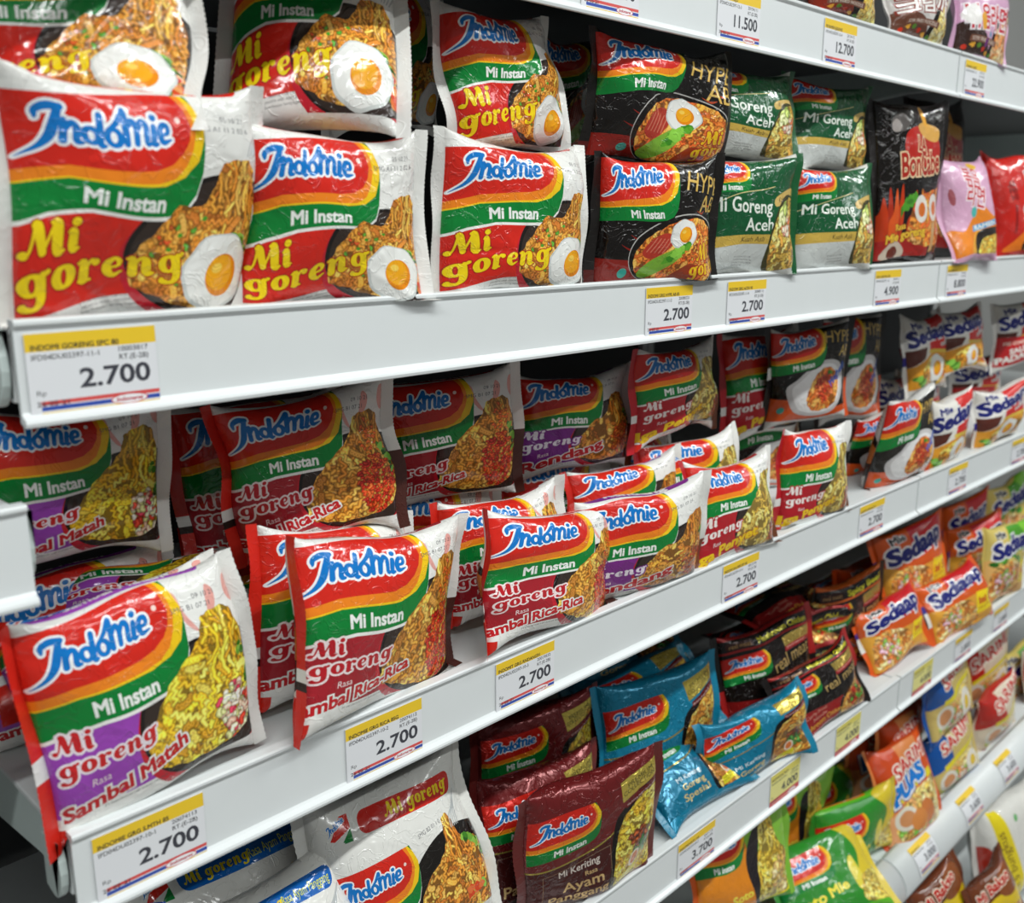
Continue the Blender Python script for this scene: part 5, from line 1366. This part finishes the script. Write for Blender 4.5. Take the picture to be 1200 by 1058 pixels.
 ('rica', (0.5365, 0.5414, -0.2582), (-7.4, -7.7, -0.9), 0.1344, 0.1013, 0.036, 2, 'red packet lying behind the second front dark red packet', 'dark red sambal packets', {}),
 ('rend', (0.7089, 0.5525, -0.2551), (-4.0, -8.2, -1.5), 0.1583, 0.0810, 0.036, 2, 'purple rendang packet lying behind the front one, only its top strip showing', 'purple rendang packets', {}),
 ('iga', (1.0037, 0.5943, -0.1832), (-5.6, -3.3, -1.6), 0.1431, 0.1302, 0.036, 2, 'dim red packet at the back, half hidden by the black pasta packet', 'red packets with yellow lettering', {}),
 ('iga', (0.812, 0.5553, -0.2569), (-6.9, -7.1, -1.2), 0.1549, 0.1040, 0.036, 2, 'white-topped red packet lying behind the front yellow-lettered packet', 'red packets with yellow lettering', {}),
 ('pasta', (1.2308, 0.5534, -0.279), (-3.4, 6.3, -1.9), 0.1476, 0.0888, 0.036, 1, 'black and orange packet lying behind the tilted one', 'black and orange pasta packets', {}),
 ('pasta', (1.2251, 0.5941, -0.188), (-7.0, -1.8, -0.2), 0.1438, 0.1444, 0.036, 2, 'black and orange packet edge behind the standing pasta packet', 'black and orange pasta packets', {}),
 ('jumbob', (0.3057, 0.585, -0.5027), (-6, -40, -2), 0.1700, 0.1500, 0.045, 1, 'big white packet with a blue band, upper of two at the bottom left', 'big white packets with blue bands', {}),
 ('jumbob', (0.2974, 0.525, -0.4982), (-6, -35, -4), 0.1500, 0.1300, 0.045, 1, 'big white packet with a blue band, lower of two at the bottom left', 'big white packets with blue bands', {}),
 ('jumbo', (0.4399, 0.61, -0.4925), (-6, -28, -6), 0.1700, 0.1500, 0.050, 1, 'big white packet with a red band, tucked behind the front one under the rail', 'big white packets with red bands', {}),
 ('ayam', (0.6364, 0.5999, -0.5125), (-11.1, -2.8, 1.0), 0.1570, 0.1238, 0.036, 1, 'maroon packet at the back, just under the middle rail', 'maroon premium packets', {}),
 ('teal', (0.8368, 0.6644, -0.4862), (-11, -50, -2), 0.2028, 0.0935, 0.036, 1, 'teal packet lying at the back, highest of the teal pile', 'teal premium packets', {'rough': 1.8}),
 ('teal', (0.8147, 0.6065, -0.5205), (-12, -45, -2), 0.1866, 0.1084, 0.036, 1, 'teal packet lying in the pile just under the highest one', 'teal premium packets', {'rough': 1.8}),
 ('real', (1.1158, 0.61, -0.4955), (-8, -88, 0), 0.1650, 0.1200, 0.036, 1, 'black and red meat packet lying on top of the pile under the rail', 'black and red meat packets', {'rough': 1.6}),
 ('real', (1.0961, 0.6, -0.5299), (-10, -86, 0), 0.1650, 0.1200, 0.036, 1, 'black and red meat packet lying second in the pile', 'black and red meat packets', {'rough': 1.6}),
 ('realo', (1.379, 0.63, -0.5462), (-8, -92, -3), 0.1550, 0.1250, 0.036, 2, 'black and orange meat packet lying above the standing one', 'black and orange meat packets', {}),
 ('sedako', (1.3952, 0.6172, -0.5365), (-13.6, -0.3, -8.9), 0.1643, 0.0963, 0.036, 2, 'shiny orange packet crammed under the middle rail', None, {}),
 ('sedak', (1.7167, 0.5986, -0.5251), (-6.1, -2.4, -5.4), 0.1543, 0.1331, 0.036, 2, 'orange packet at the very back, behind the upright orange one', 'orange packets with blue lettering', {}),
 ('sedag', (1.886, 0.5883, -0.5232), (-10.5, -0.8, -7.4), 0.1563, 0.1326, 0.036, 2, 'pale green-cornered packet at the back under the middle rail', 'pale packets with green corner', {}),
 ('sedak', (1.6649, 0.5605, -0.6316), (-12.8, -4.6, -7.9), 0.1618, 0.1151, 0.036, 2, 'orange packet wedged between the upright orange and the green-cornered packet', 'orange packets with blue lettering', {'rest': -0.5912}),
 ('soto', (1.1098, 0.572, -0.786), (-11.7, -1.3, 0.1), 0.1442, 0.1157, 0.036, 2, 'orange soup packet behind, showing noodles under the first yellow ticket', 'orange and yellow soup packets', {}),
 ('green', (1.2745, 0.603, -0.8513), (-7.2, -5.6, 4.4), 0.1445, 0.1097, 0.036, 2, 'green soup packet at the back under the yellow tickets', 'green soup packets', {}),
 ('green', (1.0818, 0.5008, -0.8522), (-18, -48, 0), 0.1785, 0.1200, 0.036, 2, 'light green soup packet lying in front at the bottom edge', 'green soup packets', {'rest': -0.87}),
 ('puas', (1.3821, 0.575, -0.8781), (-12.9, -4.2, -2.3), 0.1522, 0.1516, 0.036, 2, 'orange packet at the back, mostly hidden by the blue-lettered orange one', 'orange packets with chef picture', {'rest': -0.87}),
 ('puas', (1.382, 0.5451, -0.7806), (-7.3, -7.7, -2.4), 0.1332, 0.1179, 0.036, 2, 'orange packet with chef picture above the blue-lettered one', 'orange packets with chef picture', {}),
 ('sarimw', (1.7193, 0.5467, -0.7679), (-15.2, -2.1, -12.6), 0.1666, 0.1318, 0.036, 2, 'beige packet with striped lettering directly under the lower rail', 'beige packets with striped lettering', {}),
 ('sedag', (1.902, 0.5384, -0.8336), (-10.7, -2.8, -8.6), 0.1549, 0.1224, 0.036, 2, 'pale green-cornered packet at the right edge below the lower rail', 'pale packets with green corner', {}),
 ('sarimw', (1.9259, 0.4953, -0.8727), (-12.9, -1.1, -13.2), 0.1635, 0.1342, 0.036, 2, 'beige packet cut off by the right edge above the bin lip', 'beige packets with striped lettering', {'rest': -0.87}),
 ('brown', (1.325, 0.44, -0.972), (-6, -18, -8), 0.1500, 0.1200, 0.036, 2, 'brown packet under the rounded bin lip, left of two', 'brown packets at the bottom', {}),
 ('brown', (1.43, 0.395, -1.0), (-6, -22, -8), 0.1400, 0.1200, 0.036, 2, 'brown packet under the rounded bin lip, right of two', 'brown packets at the bottom', {}),
 ('bulk', (1.6, 0.435, -1.0), (-6, -8, 0), 0.2200, 0.1950, 0.070, 2, 'large white bag with a yellow stripe at the bottom right corner', None, {}),
 ('matah', (0.2168, 0.6113, -0.26), (-2.3, -4, 0), 0.1420, 0.1200, 0.036, 2, 'purple sambal packet in shadow beneath the dim standing one at far left', 'purple sambal packets', {'rest': -0.3167}),
 ('rica', (0.3682, 0.608, -0.26), (-17.9, -4, 0), 0.1420, 0.1200, 0.036, 2, 'dark red packet in shadow beneath the fully visible back-row one', 'dark red sambal packets', {'rest': -0.3167}),
 ('rica', (0.5109, 0.608, -0.26), (-25.2, -4, 0), 0.1420, 0.1200, 0.036, 2, 'dark red packet in shadow beneath the second back-row one', 'dark red sambal packets', {'rest': -0.3167}),
 ('rend', (0.6723, 0.6094, -0.26), (-15.0, -4, 0), 0.1420, 0.1200, 0.036, 2, 'purple rendang packet in shadow beneath the standing back-row one', 'purple rendang packets', {'rest': -0.3167}),
 ('iga', (0.7904, 0.608, -0.26), (4.0, -4, 0), 0.1420, 0.1200, 0.036, 2, 'red yellow-lettered packet in shadow beneath its twin in the back row', 'red packets with yellow lettering', {'rest': -0.3167}),
 ('pasta', (1.0468, 0.608, -0.26), (-14.7, -4, 0), 0.1420, 0.1200, 0.036, 2, 'black and orange packet in shadow beneath the white pasta plate packet', 'black and orange pasta packets', {'rest': -0.3167}),
 ('sedap', (1.4017, 0.608, -0.26), (-0.5, -4, 0), 0.1420, 0.1120, 0.036, 2, 'white egg packet in shadow beneath the left one of the back pair', 'white packets with red panel and egg', {'rest': -0.3167}),
 ('sedap', (1.4895, 0.608, -0.26), (-7.5, -4, 0), 0.1420, 0.1120, 0.036, 2, 'white egg packet in shadow beneath the right one of the back pair', 'white packets with red panel and egg', {'rest': -0.3167}),
 ('salero', (1.7257, 0.608, -0.26), (-15.0, -4, 0), 0.1420, 0.1120, 0.036, 2, 'red and white packet in shadow beneath the block-lettered one at right', None, {'rest': -0.3167}),
 ('teal', (0.7907, 0.54, -0.6091), (0, -60, 0), 0.1550, 0.1200, 0.036, 1, 'teal packet lying flat between the front maroon packet and the squashed teal one', 'teal premium packets', {'rest': -0.5912}),
 ('sedak', (1.2715, 0.525, -0.6152), (-12, -22, -8), 0.1500, 0.1000, 0.036, 2, 'orange packet leaning at the left end of the orange pile by the rail joint', 'orange packets with blue lettering', {'rest': -0.5912}),
]
for i, (dsg, loc, rot, W, L, T, lvl, lab, grp, opt) in enumerate(PACKETS):
    packet(dsg, loc, rot, W, L, T, lvl, 100+17*i, lab, grp, **opt)
